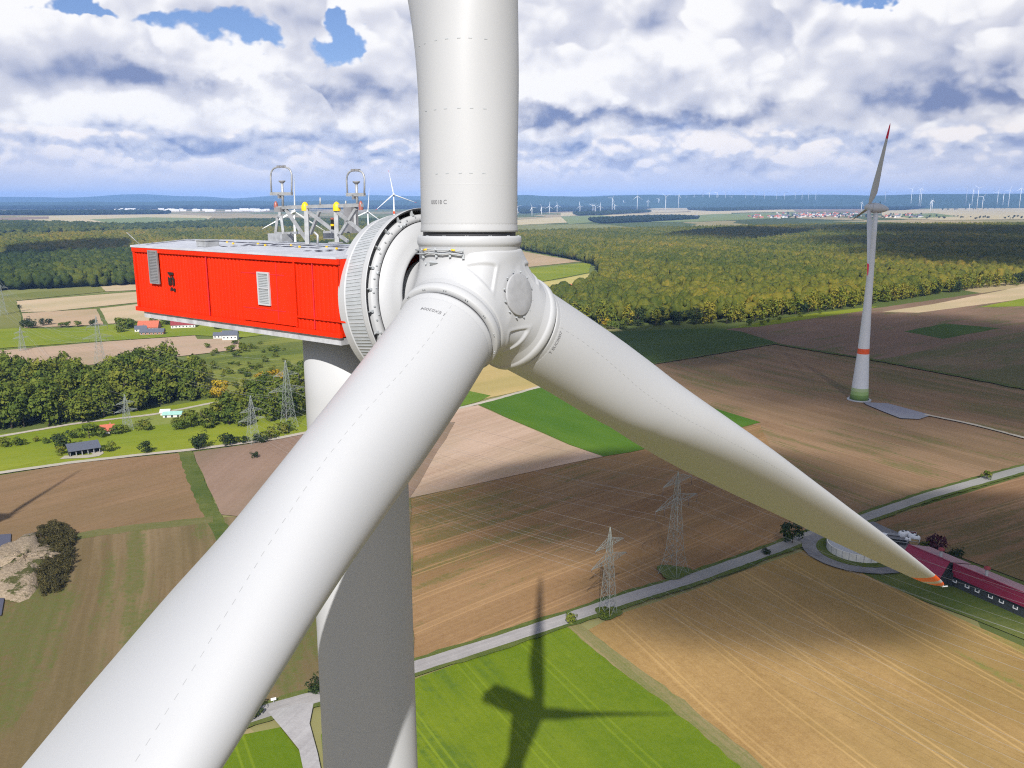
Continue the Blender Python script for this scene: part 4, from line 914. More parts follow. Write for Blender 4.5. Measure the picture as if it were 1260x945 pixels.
def woodland(name, px, spacing, h, label, base=.42, near=0, sub_near=1800, mat=None, world=None, edge_keep=None):
    rn = np.random.default_rng(hash_(name + label)); P = scatter(px, spacing, rn, world); P = P[in_view(P, 90)]
    if edge_keep is not None: P = P[edge_keep(P)]
    D = np.hypot(P[:, 0], P[:, 1]); hh = h * (.72 + .5 * rn.random(len(P))); r = spacing * (.46 + .40 * rn.random(len(P))); t = tint_field(P, rn, base)
    Vs, Fs, Ts, off = [], [], [], 0
    for sel, sub in ((D < sub_near, 1), (D >= sub_near, 0)):
        if not sel.any(): continue
        n = sel.sum()
        C = np.stack([P[sel, 0], P[sel, 1], hh[sel] * .58], 1); V, F, T = lumps(C, r[sel], hh[sel] * .46, t[sel], sub, rn); Vs.append(V); Fs.append(F + off); Ts.append(T); off += len(V)
        # smaller clumps on each crown roughen its top
        m_ = 5 if sub else 2
        for k in range(m_):
            q = rn.random(n) * 6.283; rr = r[sel] * (.35 + .4 * rn.random(n)); C2 = C + np.stack([np.cos(q) * rr, np.sin(q) * rr, hh[sel] * (.10 + .2 * rn.random(n))], 1)
            V, F, T = lumps(C2, r[sel] * (.34 + .16 * rn.random(n)), hh[sel] * .17, t[sel] + .10 * (rn.random(n) - .3), 0, rn); Vs.append(V); Fs.append(F + off); Ts.append(T); off += len(V)
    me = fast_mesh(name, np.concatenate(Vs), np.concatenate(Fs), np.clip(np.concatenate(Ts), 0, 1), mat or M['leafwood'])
    return tag(link(bpy.data.objects.new(name, me)), label, 'woodland', kind='stuff')
# the big wood on the right, its front row of trees standing free
front = [(690, 392), (745, 401.5), (800, 402), (850, 400), (905, 398.5), (950, 392), (1000, 384.5), (1050, 378), (1100, 371), (1160, 361), (1200, 356), (1252, 350.5), (1320, 343), (1400, 335)]
woodland('forest', [(560, 291), (640, 290), (1000, 281), (1400, 278), (1500, 325)] + [(x, y - 4.5) for x, y in front[::-1]] + [(650, 372), (690, 367), (722, 361), (740, 351), (742, 341), (730, 326), (690, 316.5), (640, 307.5), (560, 300)], 9.6, 17.0, 'broad autumn-tinted wood filling the middle distance', .32)
def along(px, spacing, rn, off=0.0):
    W = [G(*p)[:2] for p in px]; out = []
    for a, b in zip(W, W[1:]):
        L = np.linalg.norm(b - a); k = max(1, int(L / spacing)); nr = np.array([-(b - a)[1], (b - a)[0]]) / L
        for i in range(k): out.append(a + (b - a) * (i + rn.random() * .7) / k + nr * (off + rn.normal() * spacing * .22))
    return np.array(out)
rn = np.random.default_rng(3)
for i, p in enumerate(along(front, 9.5, rn, 3)):
    x_, y_ = proj((p[0], p[1], 0))
    if x_ > 1275 or x_ < 700: continue
    dark = (780 < x_ < 800) or (825 < x_ < 862) or rn.random() < .05
    if dark: plant('dark', 'dark_tree', p, 1.6 + .5 * rn.random(), 'blackish dense tree at the foot of the right-hand wood', 'tree', 'dark trees along the wood edge', rn=rn)
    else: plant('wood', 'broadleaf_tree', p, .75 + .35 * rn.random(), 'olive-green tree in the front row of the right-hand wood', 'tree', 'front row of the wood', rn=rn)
for x, y, s in ((960, 394, .9), (985, 390, 1.0), (1010, 386, .9), (945, 397, .8), (1252, 352, 1.2), (938, 400, 1.0), (923, 401, 1.3)):
    plant('shrub', 'shrub', G(x, y), s, 'low dark bush on the bright strip before the wood', 'bush', 'bushes before the wood', rn=rn)
plant('autumn', 'yellow_tree', G(746, 402), .9, 'yellow-green round tree at the wood corner beside the dark crop', 'tree', rn=rn)
plant('shrub', 'shrub', G(752, 405), 2.0, 'pale green bush beside the yellow-green tree at the wood corner', 'bush', rn=rn); plant('shrub', 'shrub', G(764, 405), 2.6, 'greyish tall bush at the wood corner right of the yellow-green tree', 'bush', rn=rn)
# woods on the left, one behind the other, and belts far away
woodland('forest', [(-120, 359), (0, 358), (90, 354.5), (166, 351), (300, 343), (560, 328), (560, 300), (400, 306), (165, 316), (0, 322), (-120, 326)], 10.5, 17, 'long wooded belt behind the stubble fields on the left', .34)
woodland('forest', [(-120, 322), (0, 318), (165, 312), (400, 303), (560, 298), (560, 283), (400, 284), (230, 287), (120, 291), (0, 294), (-120, 296)], 13, 17, 'brownish wood on the rise beyond the left belt', .46)
woodland('forest', [(-120, 292), (0, 289), (120, 287), (250, 283), (560, 280), (560, 272.5), (300, 273.5), (255, 275.5), (200, 279), (150, 280), (90, 277.5), (0, 276), (-120, 276)], 17, 18, 'dark wood below the pale far fields on the left', .16)
def belt(px, label, sp=45, h=20, base=.1):
    return woodland('forest', px, sp, h, label, base, mat=M['leafdark'])
belt([(-200, 262.5), (0, 262.5), (90, 262), (180, 261.5), (210, 263.5), (120, 264.5), (0, 264.8), (-200, 265)], 'thin dark belt of trees beyond the pale fields far left', 24, 24)
belt([(-200, 253.2), (700, 252.6), (700, 257), (400, 257.5), (0, 258), (-200, 258)], 'blue far-off forest plain across the left horizon', 75, 30)
belt([(700, 251.4), (1000, 250.6), (1400, 250.8), (1400, 252.3), (1000, 252.6), (700, 255)], 'blue far-off forest plain across the right horizon', 90, 32)
belt([(-200, 250.2), (640, 250.0), (640, 251.3), (-200, 251.6)], 'faintest blue woodland under the left hills', 140, 40)
belt([(640, 256.4), (700, 256), (760, 255.5), (800, 257.2), (740, 259), (690, 260.6), (640, 263)], 'dark wooded bank right of the upright blade far away', 40, 24)
belt([(725, 272), (760, 270), (800, 268.5), (830, 268), (860, 269.5), (800, 273), (740, 275.5)], 'small dark copse beyond the wood near the horizon', 16, 18)
belt([(845, 258.5), (900, 257.5), (960, 256), (1035, 254.5), (1100, 256.5), (1040, 257.5), (960, 258), (880, 260)], 'dark blue belt above the far village', 34, 24)
belt([(1085, 256.5), (1140, 255.8), (1110, 258.8), (1080, 259)], 'dark copse right of the second turbine far away', 24, 22)
belt([(706, 246.6 + 17), (740, 262), (790, 260), (800, 261.5), (750, 264.3), (712, 265.6)], 'dark line of trees among the far turbines', 22, 20)
# pale fields far away
m_f1 = field_mat('far_stubble', (.45, .36, .20), (.52, .43, .27), .1, 30, .2, .3, patch=.5, patch_scale=.003)
m_f2 = field_mat('far_green', (.16, .19, .06), (.22, .25, .09), .1, 30, .2, .3, patch=.5, patch_scale=.003)
m_f3 = field_mat('far_brown', (.22, .15, .10), (.29, .21, .14), .1, 30, .2, .3, patch=.5, patch_scale=.003)
zf = [.6]
def far(px, m): zf[0] += .05; return sheet('field', px, m, z=zf[0])
far([(20, 267), (95, 264.8), (210, 263.6), (262, 266), (250, 274), (200, 278), (150, 279), (40, 272)], m_f1); far([(110, 270), (180, 267.5), (255, 268.5), (250, 273), (190, 277), (140, 276)], m_f2)
far([(0, 274), (60, 271.5), (140, 278.5), (90, 276.5)], m_f1); far([(-150, 270), (0, 268), (60, 266.5), (60, 269.5), (-150, 276)], m_f3)
far([(560, 275), (640, 270.5), (690, 267), (700, 274), (650, 276.5), (560, 281)], m_f1); far([(690, 266.5), (750, 264.5), (800, 263.5), (760, 271), (700, 276)], m_f2)
far([(740, 265), (820, 262), (900, 260.5), (900, 264), (820, 268), (780, 269.5)], m_f1); far([(820, 267), (880, 263.5), (1000, 261), (1000, 262.5), (960, 268.5), (860, 273), (800, 273.5)], m_f2)
far([(690, 262), (800, 258), (860, 257.5), (860, 259.5), (760, 264), (690, 266)], m_f1); far([(850, 259), (960, 257.5), (1060, 256.5), (1060, 259), (980, 260.5), (850, 263)], m_f1)
far([(975, 258.2), (1060, 257.2), (1060, 259.5), (980, 260.8)], m_f3); far([(1085, 259.5), (1160, 256.8), (1330, 254.5), (1400, 256), (1400, 268), (1260, 270), (1160, 271), (1085, 268.5)], m_f1)
far([(1095, 264), (1150, 262.5), (1180, 266.5), (1120, 269)], m_f2); far([(1190, 254.5), (1260, 251.5), (1400, 250.5), (1400, 252.5), (1240, 255)], m_f1)
far([(890, 252.6), (960, 250.6), (975, 251.4), (910, 253.4)], m_f1); far([(650, 255.2), (710, 253.2), (745, 252.8), (700, 254.8)], m_f2); far([(780, 258), (860, 253.6), (900, 253.4), (860, 257)], m_f1)

# ------------------------------------------------------------------ single trees, bushes and hedges on the left
rn = np.random.default_rng(11)
for p in scatter([(-30, 538), (0, 533), (60, 530), (105, 521), (160, 509), (246, 490), (250, 468), (205, 462), (150, 464), (118, 474), (40, 474), (0, 470), (-30, 470)], 8.9, rn):
    x_, y_ = proj((p[0], p[1], 0))
    if 98 < x_ < 122 and y_ < 500 and rn.random() < .7: continue
    plant('tree', 'broadleaf_tree', p, .82 + .38 * rn.random(), 'dense green tree in the grove on the left below the pink field', 'tree', 'trees of the left grove', rn=rn)
for p in scatter([(270, 522), (300, 526), (345, 519), (400, 510), (400, 472), (372, 468), (340, 480), (305, 486), (285, 500)], 10.5, rn):
    plant('tree', 'broadleaf_tree', p, .62 + .3 * rn.random(), 'brownish green tree in the copse beside the tower', 'tree', 'trees of the copse by the tower', rn=rn)
for x, y in ((322, 474), (331, 473), (341, 472), (349, 474), (372, 466), (378, 462)): plant('autumn', 'autumn_tree', G(x, y), .75 + .2 * rn.random(), 'yellowing tree at the back of the copse by the tower', 'tree', 'yellowing trees behind the copse', rn=rn)
plant('autumn', 'yellow_tree', G(270, 491), 1.15, 'bright yellow round tree beside the track under the scrubby slope', 'tree', rn=rn)
for x, y, s in ((246, 490, 1.5), (254, 489, 1.4), (262, 490, 1.2), (236, 493, 1.3)): plant('shrub', 'shrub', G(x, y), s, 'green bush along the track left of the yellow tree', 'bush', 'bushes along the track', rn=rn)
for x, y, s in ((248, 553, 1.7), (240, 551, 1.2), (277, 550, 1.5), (291, 547, 1.0), (301, 546, .9), (181, 558, 1.35), (323, 545, 1.0), (316, 545, 1.0)): plant('dark', 'dark_bush', G(x, y), s * .55, 'dark rounded bush beside the lane at the edge of the brown field', 'bush', 'dark bushes along the lane', rn=rn)
for x, y, s in ((333, 542, 1.5), (344, 535, 1.3), (355, 532, 1.2), (236, 526, 2.0), (250, 524, 2.2), (256, 527, 1.6), (262, 522, 1.8)): plant('shrub', 'shrub', G(x, y), s, 'grey-green bush in the pasture left of the copse', 'bush', 'pasture bushes by the copse', rn=rn)
plant('fir', 'fir_tree', G(236, 520), .5, 'small dark pointed tree in the pasture', 'tree', rn=rn)
plant('dark', 'dark_tree', G(79, 553), 1.05, 'dark round tree beside the long farm shed', 'tree', rn=rn)
for x, y, s in ((95, 540, 1.3), (110, 540, 1.9), (122, 539, 1.2), (142, 535, 1.2), (150, 534, 1.0), (174, 530, 1.3), (182, 531, 1.0), (215, 525, 1.1), (222, 529, 1.4), (20, 550, 1.0), (8, 551, 1.0), (4, 549, .9), (57, 546, .7), (46, 544, .6), (28, 548, .7), (74, 561, .9), (138, 556, 1.1)):
    plant('shrub', 'shrub', G(x, y), s, 'small bush scattered in the bright pasture behind the shed', 'bush', 'pasture bushes behind the shed', rn=rn)
plant('dark', 'dark_bush', G(313, 564), .42, 'small dark bush standing alone in the brown field by the big blade', 'bush', rn=rn)
for i in range(64):
    x, y = rn.uniform(254, 372), rn.uniform(424, 480)
    if y > 442 + (372 - x) * .32 + 10: continue
    plant('shrub', 'shrub', G(x, y), .45 + .75 * rn.random(), 'small bush dotted over the scrubby slope under the nacelle', 'bush', 'bushes of the scrubby slope', rn=rn)
for x, y, s in ((35, 403, 1.1), (30, 402, .9), (40, 404, 1.0), (53, 401, .9), (60, 400, .8), (24, 380, .6), (115, 401, .9)): plant('dark', 'dark_tree', G(x, y), s, 'dark tree standing between the stubble fields and the far farm', 'tree', 'dark trees by the stubble fields', rn=rn)
for x, y, s in ((148, 404, 1.6), (155, 405, 1.6), (150, 409, 1.2), (205, 400, 1.6), (216, 400, 1.4), (208, 395, 1.7), (228, 393, 1.5), (163, 402, 1.2), (188, 399, 1.1), (196, 403, .9), (84, 403, .8), (76, 403, .8), (96, 402, .8), (290, 404, 1.2), (245, 392, 1.1)):
    plant('shrub', 'shrub', G(x, y), s * 1.5, 'bush or small tree round the farmhouses on the left', 'bush', 'bushes round the far farm', rn=rn)
for i in range(26):
    x, y = rn.uniform(255, 300), rn.uniform(398, 436); 
    if x < 296 and y > 408: continue
    plant('shrub', 'shrub', G(x, y), .5 + .8 * rn.random(), 'bush on the green slope below the red nacelle', 'bush', 'bushes below the nacelle', rn=rn)
# foreground and right: trees by the road
plant('dark', 'dark_tree', G(975, 670), .92, 'dark round tree beside the road left of the white tank', 'tree', rn=rn)
plant('dark', 'dark_bush', G(943, 683), .35, 'low dark bush on the verge left of the round roadside tree', 'bush', rn=rn)
plant('dark', 'dark_tree', G(312, 885), .62, 'dark tree by the road just right of the near blade', 'tree', rn=rn)
plant('dark', 'dark_tree', G(391, 852), .55, 'dark tree by the road half hidden behind the tower', 'tree', rn=rn)
plant('shrub', 'shrub', G(704, 767), .7, 'small yellow-green bush at the road end of the field strip', 'bush', rn=rn)
plant('shrub', 'sapling', G(1213, 592), .7, 'thin brown sapling on the verge of the far road', 'tree', rn=rn, sz=1.6)
plant('dark', 'dark_bush', G(1176, 690), .55, 'dark green bush behind the barn roof', 'bush', rn=rn)
plant('copper', 'copper_bush', G(1152, 680), 1.1, 'purple-leaved bush behind the barn roof', 'bush', rn=rn)
plant('shrub', 'shrub', G(1141, 678), .8, 'little bush beside the white containers', 'bush', rn=rn)
for i in range(13):
    x = 1160 + i * 7 + rn.normal() * 1.2; plant('dark', 'roadside_tree', G(x, 258.6 - i * .16), 1.6 + rn.random(), 'tiny tree in the row along the far field below the wind farm', 'tree', 'row of far roadside trees', rn=rn)
# shrubs over the old heap at the left edge
for p in scatter([(49, 734), (50, 690), (50, 653), (66, 646), (86, 650), (92, 672), (90, 705), (80, 724), (62, 734)], 2.0, rn):
    plant('scrub', 'heap_bush', p, (.24 + .14 * rn.random()), 'dark brownish bush in the thicket beside the sand heap', 'bush', 'thicket beside the sand heap', rn=rn)

# sand heap
def sand_heap():
    rn = np.random.default_rng(5); px = [(10, 742), (12, 700), (17, 668), (28, 658), (46, 655), (49, 672), (48, 705), (44, 728), (28, 744)]; W = np.array([G(*p)[:2] for p in px]); c = W.mean(0)
    rings = []; n = 48; th = np.linspace(0, 2 * np.pi, n, endpoint=False)
    ang = np.arctan2(W[:, 1] - c[1], W[:, 0] - c[0]); rad = np.hypot(*(W - c).T); o = np.argsort(ang); R_ = np.interp(th, ang[o], rad[o], period=2 * np.pi)
    for k, (s, h) in enumerate(((1, 0), (.92, .8), (.8, 1.6), (.62, 2.2), (.42, 2.5), (.22, 2.6), (.05, 2.6))):
        j = 1 + rn.normal(size=n) * .05; hj = h + rn.normal(size=n) * (.30 if k else 0)
        rings.append([(c[0] + math.cos(t) * r * s * jj, c[1] + math.sin(t) * r * s * jj, max(hh, .0)) for t, r, jj, hh in zip(th, R_, j, hj)])
    mb = MB(); mb.loft(rings, 0, True, (False, True))
    m, g, b = principled('sand', (.44, .36, .25), .95, 0, .05); tc = g.new('ShaderNodeTexCoord'); P = tc.outputs['Object']
    n1 = g.noise(P, .16, 5, .7); n2 = g.noise(P, 1.2, 5, .7); c1 = g.mix(g.ss(n2, .3, .7), (.22, .17, .11), (.37, .295, .21)); c1 = g.mix(g.ss(n1, .54, .60), c1, (.085, .085, .03)); g.l.new(c1, b.inputs['Base Color'])
    bn = g.new('ShaderNodeBump'); bn.inputs['Strength'].default_value = 1; bn.inputs['Distance'].default_value = .6; g.l.new(n2, bn.inputs['Height']); g.l.new(bn.outputs[0], b.inputs['Normal'])
    tag(mb.build('sand_heap', m), 'pale sand heap with weedy top at the left edge beside the thicket', 'heap')
sand_heap()

# ------------------------------------------------------------------ second turbine and the far wind farms
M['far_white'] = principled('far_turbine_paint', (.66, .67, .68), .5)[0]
M['far_dark'] = principled('far_turbine_shaded', (.34, .36, .40), .5)[0]  # darker copy of the far turbine paint; shade is put into the colour
M['egg'] = worn('egg_nacelle_paint', (.50, .515, .53), .45, .02, 1)
M['tipbright'] = principled('tip_red', (.70, .02, .06), .45)[0]
M['gr1'] = principled('base_green_pale', (.36, .46, .22), .6)[0]; M['gr2'] = principled('base_green_mid', (.27, .40, .13), .6)[0]; M['gr3'] = principled('base_green', (.17, .29, .07), .6)[0]
def simple_blade(mb, root, b, chord, L, c0, mats=(0, 0), red=0.0, n=10, m=12):
    b = np.array(b) / np.linalg.norm(b); x = np.array(chord, float); x -= b * (x @ b); x /= np.linalg.norm(x); y = np.cross(b, x); rings = []; mm = []
    qs = [0, .03, .08, .16, .25, .4, .55, .7, .82, .9, .97, 1.0]; cs = [.5, .5, .7, 1, .96, .78, .6, .46, .36, .28, .17, .04]; ts = [.5, .5, .42, .32, .26, .18, .12, .085, .06, .045, .03, .01]
    for q, c, t in zip(qs, cs, ts):
        th = np.linspace(0, 2 * np.pi, m, endpoint=False); w = min(1, q / .16)
        rings.append([root + b * q * L + x * (math.cos(a) * c * c0 * .5 - w * .18 * c * c0) + y * math.sin(a) * t * c0 * .5 for a in th])
    mb.loft(rings, 0, True, (True, True), mats=[mats[1] if red and q >= red else mats[0] for q in qs[:-1]])
# second turbine: egg-shaped nacelle, tapered tower with green foot
t2 = empty('wind_turbine', T2); tag(t2, 'tall pale wind turbine with green tower foot and red blade tips in the brown field', 'wind turbine', 'wind turbines')
D2 = math.hypot(T2[0], T2[1]); hub_z = AT(1078, 256, D2)[2]
zb = lambda y: AT(1062, y, D2)[2]
prof = [(0, 4.75), (zb(485), 4.55), (zb(481), 4.4), (zb(477), 4.25), (zb(435), 3.05), (zb(428.5), 2.9), (zb(380), 2.1), (zb(330), 1.62), (zb(290), 1.3), (hub_z - 1.2, 1.12)]
mb = MB(); mb.lathe((0, 0, 0), (0, 0, 1), prof, 40, mats=[3, 2, 1, 0, 4, 0, 0, 0, 0, 0], cap=(True, True)); tw2 = mb.build('tower', [M['far_white'], M['gr1'], M['gr2'], M['gr3'], M['orange']], t2)
mb = MB(); mb.lathe((0, 0, 0), (0, 0, 1), [(0, 6.2), (.5, 6.1), (.6, 5.0)], 32, cap=(False, False)); mb.build('foundation_ring', M['galv'], t2)
psi2 = R(-102); N2 = np.array([math.sin(psi2), -math.cos(psi2), .09]); N2 /= np.linalg.norm(N2); H2 = np.array([math.cos(psi2), math.sin(psi2), 0]); U2 = np.cross(H2, N2); U2 = U2 if U2[2] > 0 else -U2
c2 = np.array([0, 0, hub_z])
mb = MB(); mb.lathe(c2, N2, [(-6.2, .02), (-6.0, .5), (-5.0, 1.2), (-3.0, 2.0), (-.6, 2.55), (1.2, 2.6), (2.0, 2.45)], 32); nac2 = mb.build('nacelle', M['egg'], t2)
mb = MB(); mb.box(c2 + np.array([0, 0, 2.7]) - N2 * 1.6, (.25, .25, 1.0)); mb.box(c2 + np.array([0, 0, 3.2]) - N2 * 1.6, (.1, 1.6, .1)); mb.build('wind_sensor', M['black'], nac2)
mb = MB(); mb.lathe(c2, N2, [(2.05, 2.4), (3.2, 2.3), (4.4, 1.9), (5.3, 1.2), (5.8, .5), (5.9, .01)], 32); mb.build('spinner', M['egg'], t2)
for k in range(3):
    a = R(20 + 120 * k); b = math.sin(a) * H2 + math.cos(a) * U2; mb = MB()
    simple_blade(mb, c2 + N2 * 3.6 + b * 1.4, b, N2 * .9 + np.cross(b, N2) * (-.35), 41.5, 3.3, (0, 1), .80); mb.build('blade', [M['egg'], M['tipbright']], t2)
def far_turbine(px, ybase, yhub, rot, label, D=None, facing=None, mat='far_white', rr=None, red=False, group='distant wind turbines', split=False, w=1.0):
    """ybase, yhub: rows of the foot and the hub in the view; D: distance if the foot is hidden"""
    if D is None: D = min(CAMZ * FPX / max(ybase - 246.0, 2.2) * 1.0, 13000)
    P = AT(px, yhub, D); zb_ = AT(px, ybase, D)[2] - 4 if ybase < 258 else 0; zb_ = min(zb_, 60); H_ = P[2]
    Rr = rr or max(34, min(62, (H_ - max(zb_, 0)) * .42)); f = facing if facing is not None else random.uniform(-.6, .6)
    n_ = np.array([math.sin(f), -math.cos(f), .07]); n_ /= np.linalg.norm(n_); h_ = np.array([math.cos(f), math.sin(f), 0]); u_ = np.cross(h_, n_); u_ = u_ if u_[2] > 0 else -u_
    e = empty('wind_turbine', (P[0], P[1], zb_)); tag(e, label, 'wind turbine', group); c = np.array([0, 0, H_ - zb_])
    parts = {}
    def MBk(k): return parts.setdefault(k if split else 'tower', MB())
    r0 = max(2.1, D * .00024) * w
    MBk('tower').lathe((0, 0, 0), (0, 0, 1), [(0, r0 * 1.25), (c[2] * .5, r0), (c[2], r0 * .62)], 14, cap=(True, True))
    MBk('nacelle').box(c - n_ * 2.5, (9, 3.4, 3.6), (n_, h_, u_)); MBk('hub').lathe(c, n_, [(1.9, 1.6), (4, 1.5), (5, .6), (5.3, .01)], 12)
    for k in range(3):
        a = rot + k * 2.0944; b = math.sin(a) * h_ + math.cos(a) * u_; m_ = MBk('blade%d' % k) if split else MBk('x')
        simple_blade(m_, c + n_ * 3.2 + b * .8, b, n_ * .55 - np.cross(b, n_) * .8, Rr, max(3.6, D * .00038) * w, (0, 1), .9 if red else 0, m=8)
    ms = [M[mat], M['tipred'], M['orange']]
    if split:
        for k, m_ in parts.items(): m_.build('blade' if k.startswith('blade') else k, ms, e)
    else:
        o = parts['tower'].build('wind_turbine', ms); o.location = e.location; tag(o, label, 'wind turbine', group); bpy.data.objects.remove(e); return o
    return e
far_turbine(361.5, 300, 260.5, .06, 'white wind turbine behind the sensor frame on the red nacelle', D=1000, facing=.5, rr=41, w=.72, split=True, group='wind turbines')
far_turbine(452.5, 300, 260.5, .10, 'white wind turbine peeping out left of the generator ring', D=1500, facing=.2, rr=39, w=.72, split=True, group='wind turbines')
t_ = far_turbine(484.3, 330, 239.5, -.18, 'white wind turbine with red blade tips between the generator ring and the upright blade', D=1500, facing=.1, rr=41, w=.72, red=True, split=True, group='wind turbines')
mb = MB(); mb.lathe((0, 0, 0), (0, 0, 1), [(82, 1.9), (86, 1.85)], 14); mb.build('signal_band', M['orange'], t_)
rowA = [(636.7, 263.7, 254), (654.6, 265, 255), (666.5, 263.7, 255), (676, 263, 254), (685.5, 261.6, 252.5), (713.7, 263, 253.3), (729.7, 262, 253.3), (732.4, 263, 254), (738.7, 261.3, 253.7), (753.5, 260.5, 243.8), (756.5, 259.7, 253), (767.5, 255, 248.6), (774.4, 251.7, 245.4), (784.4, 260.5, 241.4), (794, 254, 246), (797.5, 256.5, 247), (810.6, 255, 244.6), (819.4, 259.7, 241.7), (835.5, 256, 240), (844.6, 252, 242), (854.5, 251, 241), (865, 250, 238), (873, 254, 237.3), (882.4, 254, 237.3), (893, 249.5, 235.5), (900.5, 251.5, 242), (918, 252, 235), (928, 249.5, 239), (940.8, 249.4, 236.6), (956, 249, 236.6), (965.5, 249, 237), (978.8, 249, 236.5), (987, 249, 238), (995.2, 249, 236.6), (1004, 248.8, 238.5)]
rowB = [(1060.6, 258, 249.5), (1090, 251, 236), (1122.6, 254.2, 232.2), (1132.6, 255, 232.8), (1134.8, 255, 232), (1146, 259, 247.3), (1147.8, 258, 246.4), (1190.7, 254, 229.6), (1198, 252.8, 233), (1204.7, 256.2, 231.6), (1210, 256, 242.3), (1193, 258.4, 251.6), (1228.6, 251.4, 235.8), (1235.4, 252, 238.7), (1243, 254.6, 233.7), (1257, 256.4, 231.6)]
ordn = ['first', 'second', 'third', 'fourth', 'fifth', 'sixth', 'seventh', 'eighth', 'ninth', 'tenth', 'eleventh', 'twelfth', 'thirteenth', 'fourteenth', 'fifteenth', 'sixteenth', 'seventeenth', 'eighteenth', 'nineteenth', 'twentieth'] + ['twenty-' + w for w in ('first', 'second', 'third', 'fourth', 'fifth', 'sixth', 'seventh', 'eighth', 'ninth')] + ['thirtieth'] + ['thirty-' + w for w in ('first', 'second', 'third', 'fourth', 'fifth')]
random.seed(5)
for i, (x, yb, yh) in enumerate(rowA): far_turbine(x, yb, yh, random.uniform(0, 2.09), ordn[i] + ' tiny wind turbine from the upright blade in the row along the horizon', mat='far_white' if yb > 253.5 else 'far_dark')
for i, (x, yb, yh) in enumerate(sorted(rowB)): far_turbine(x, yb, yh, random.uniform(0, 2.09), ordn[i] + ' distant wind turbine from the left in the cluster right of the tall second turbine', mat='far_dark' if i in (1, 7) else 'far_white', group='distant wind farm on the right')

tipS = G(94, 581.5)       # a turbine beyond the left edge whose shadow lies across the brown field
lt = far_turbine(-330, 400, 246, 0.0, 'white wind turbine beyond the left edge whose long shadow crosses the brown field', D=300, facing=1.5, rr=40, split=True, group='wind turbines')
lt.location = (tipS[0] - SUN_SX * 142, tipS[1] - SUN_SY * 142, 0)
# ------------------------------------------------------------------ pylons and lines
M['lattice'] = worn('pylon_steel', (.26, .285, .265), .55, .04, .6)
M['insul'] = principled('insulator', (.12, .09, .085), .3)[0]
M['wire'] = principled('conductor', (.30, .30, .30), .5)[0]
def pylon(base, top_y, dirv, levels, label, base_w, splay=0.0, group='lattice pylons', r=.08, hang=1.6):
    """levels: list of (height fraction, half length, number of insulators per side); returns root and wire points (world)"""
    D = math.hypot(base[0], base[1]); Hh = AT(proj(base)[0], top_y, D)[2]; dv = np.array(dirv, float); dv /= np.linalg.norm(dv); pv = np.array([-dv[1], dv[0]])
    e = empty('lattice_pylon', base); tag(e, label, 'pylon', group)
    X = np.array([dv[0], dv[1], 0]); Y = np.array([pv[0], pv[1], 0]); Z = np.array([0, 0, 1.0])
    wk = levels[0][0] * Hh; top_w = base_w * .24
    def half(z): return (base_w / 2 + splay * max(0, 1 - z / (Hh * .2))) + (top_w / 2 - base_w / 2) * min(1, z / (Hh * .86)) if z < Hh * .86 else top_w / 2 * max(.12, 1 - (z - Hh * .86) / (Hh * .14))
    m = MB(); zs = list(np.linspace(0, 1, 11) ** .85 * Hh)
    for i, (z0, z1) in enumerate(zip(zs, zs[1:])):
        h0, h1 = half(z0), half(z1); c0 = [X * sx * h0 + Y * sy * h0 + Z * z0 for sx, sy in ((1, 1), (1, -1), (-1, -1), (-1, 1))]; c1 = [X * sx * h1 + Y * sy * h1 + Z * z1 for sx, sy in ((1, 1), (1, -1), (-1, -1), (-1, 1))]
        for k in range(4):
            m.bar(c0[k], c1[k], r * 1.3, 0); k2 = (k + 1) % 4; m.bar(c0[k], c1[k2], r * .7); m.bar(c0[k2], c1[k], r * .7)
            if i: m.bar(c0[k], c0[k2], r * .7)
    m.build('mast', M['lattice'], e); tips = []
    for zf_, L, nins in levels:
        z = zf_ * Hh; a = MB(); ins = MB(); hw = half(z)
        for sd in (1, -1):
            tip = X * sd * L + Z * (z + .1)
            for s2 in (1, -1):
                a.bar(X * sd * hw + Y * s2 * hw + Z * z, tip, r); a.bar(X * sd * hw + Y * s2 * hw + Z * (z + .075 * Hh), tip, r)
                pts = [X * sd * (hw + (L - hw) * q) + Y * s2 * hw * (1 - q) + Z * z for q in (0, .25, .5, .75)]; pt2 = [X * sd * (hw + (L - hw) * q) + Y * s2 * hw * (1 - q) + Z * (z + .075 * Hh * (1 - q)) for q in (0.12, .37, .62, .85)]
                for p, q in zip(pts, pt2): a.bar(p, q, r * .6); 
                for p, q in zip(pts[1:], pt2): a.bar(p, q, r * .6)
            for k in range(nins):
                q = 1 - k * .42 / max(1, nins - 1) if nins > 1 else 1.0
                p = X * sd * (L * q) + Z * z; ins.tube([p, p - Z * hang], .09, 6)
                tips.append(np.array(base) + p - Z * hang)
        arm = a.build('cross_arm', M['lattice'], e)
        if hang > .1: ins.build('insulator', M['insul'], arm)
    tips.append(np.array(base) + Z * Hh)
    return e, tips
def world_dir(p, q, z):
    a, b = G(*p, z), G(*q, z); return (b - a)[:2], np.linalg.norm((b - a)[:2]) / 2
baseA, baseB = G(748, 757), G(829, 706)
dA, lA = world_dir((729, 701), (770.8, 679.5), 12.5); dB, lB = world_dir((807.6, 632), (857.7, 609.5), 19)
pA, tA = pylon(baseA, 648.4, dA, [(.62, lA, 2), (.80, lA * .80, 1)], 'lattice pylon beside the road at the corner of the green field', 3.4, .0, hang=.5)
pB, tB = pylon(baseB, 580, dB, [(.70, lB, 2), (.90, lB * .68, 1)], 'taller lattice pylon with splayed feet left of the drooping blade', 4.6, .9, hang=2.4)
b4, b5, b3 = G(312, 546), G(355.7, 526), G(157.5, 530)
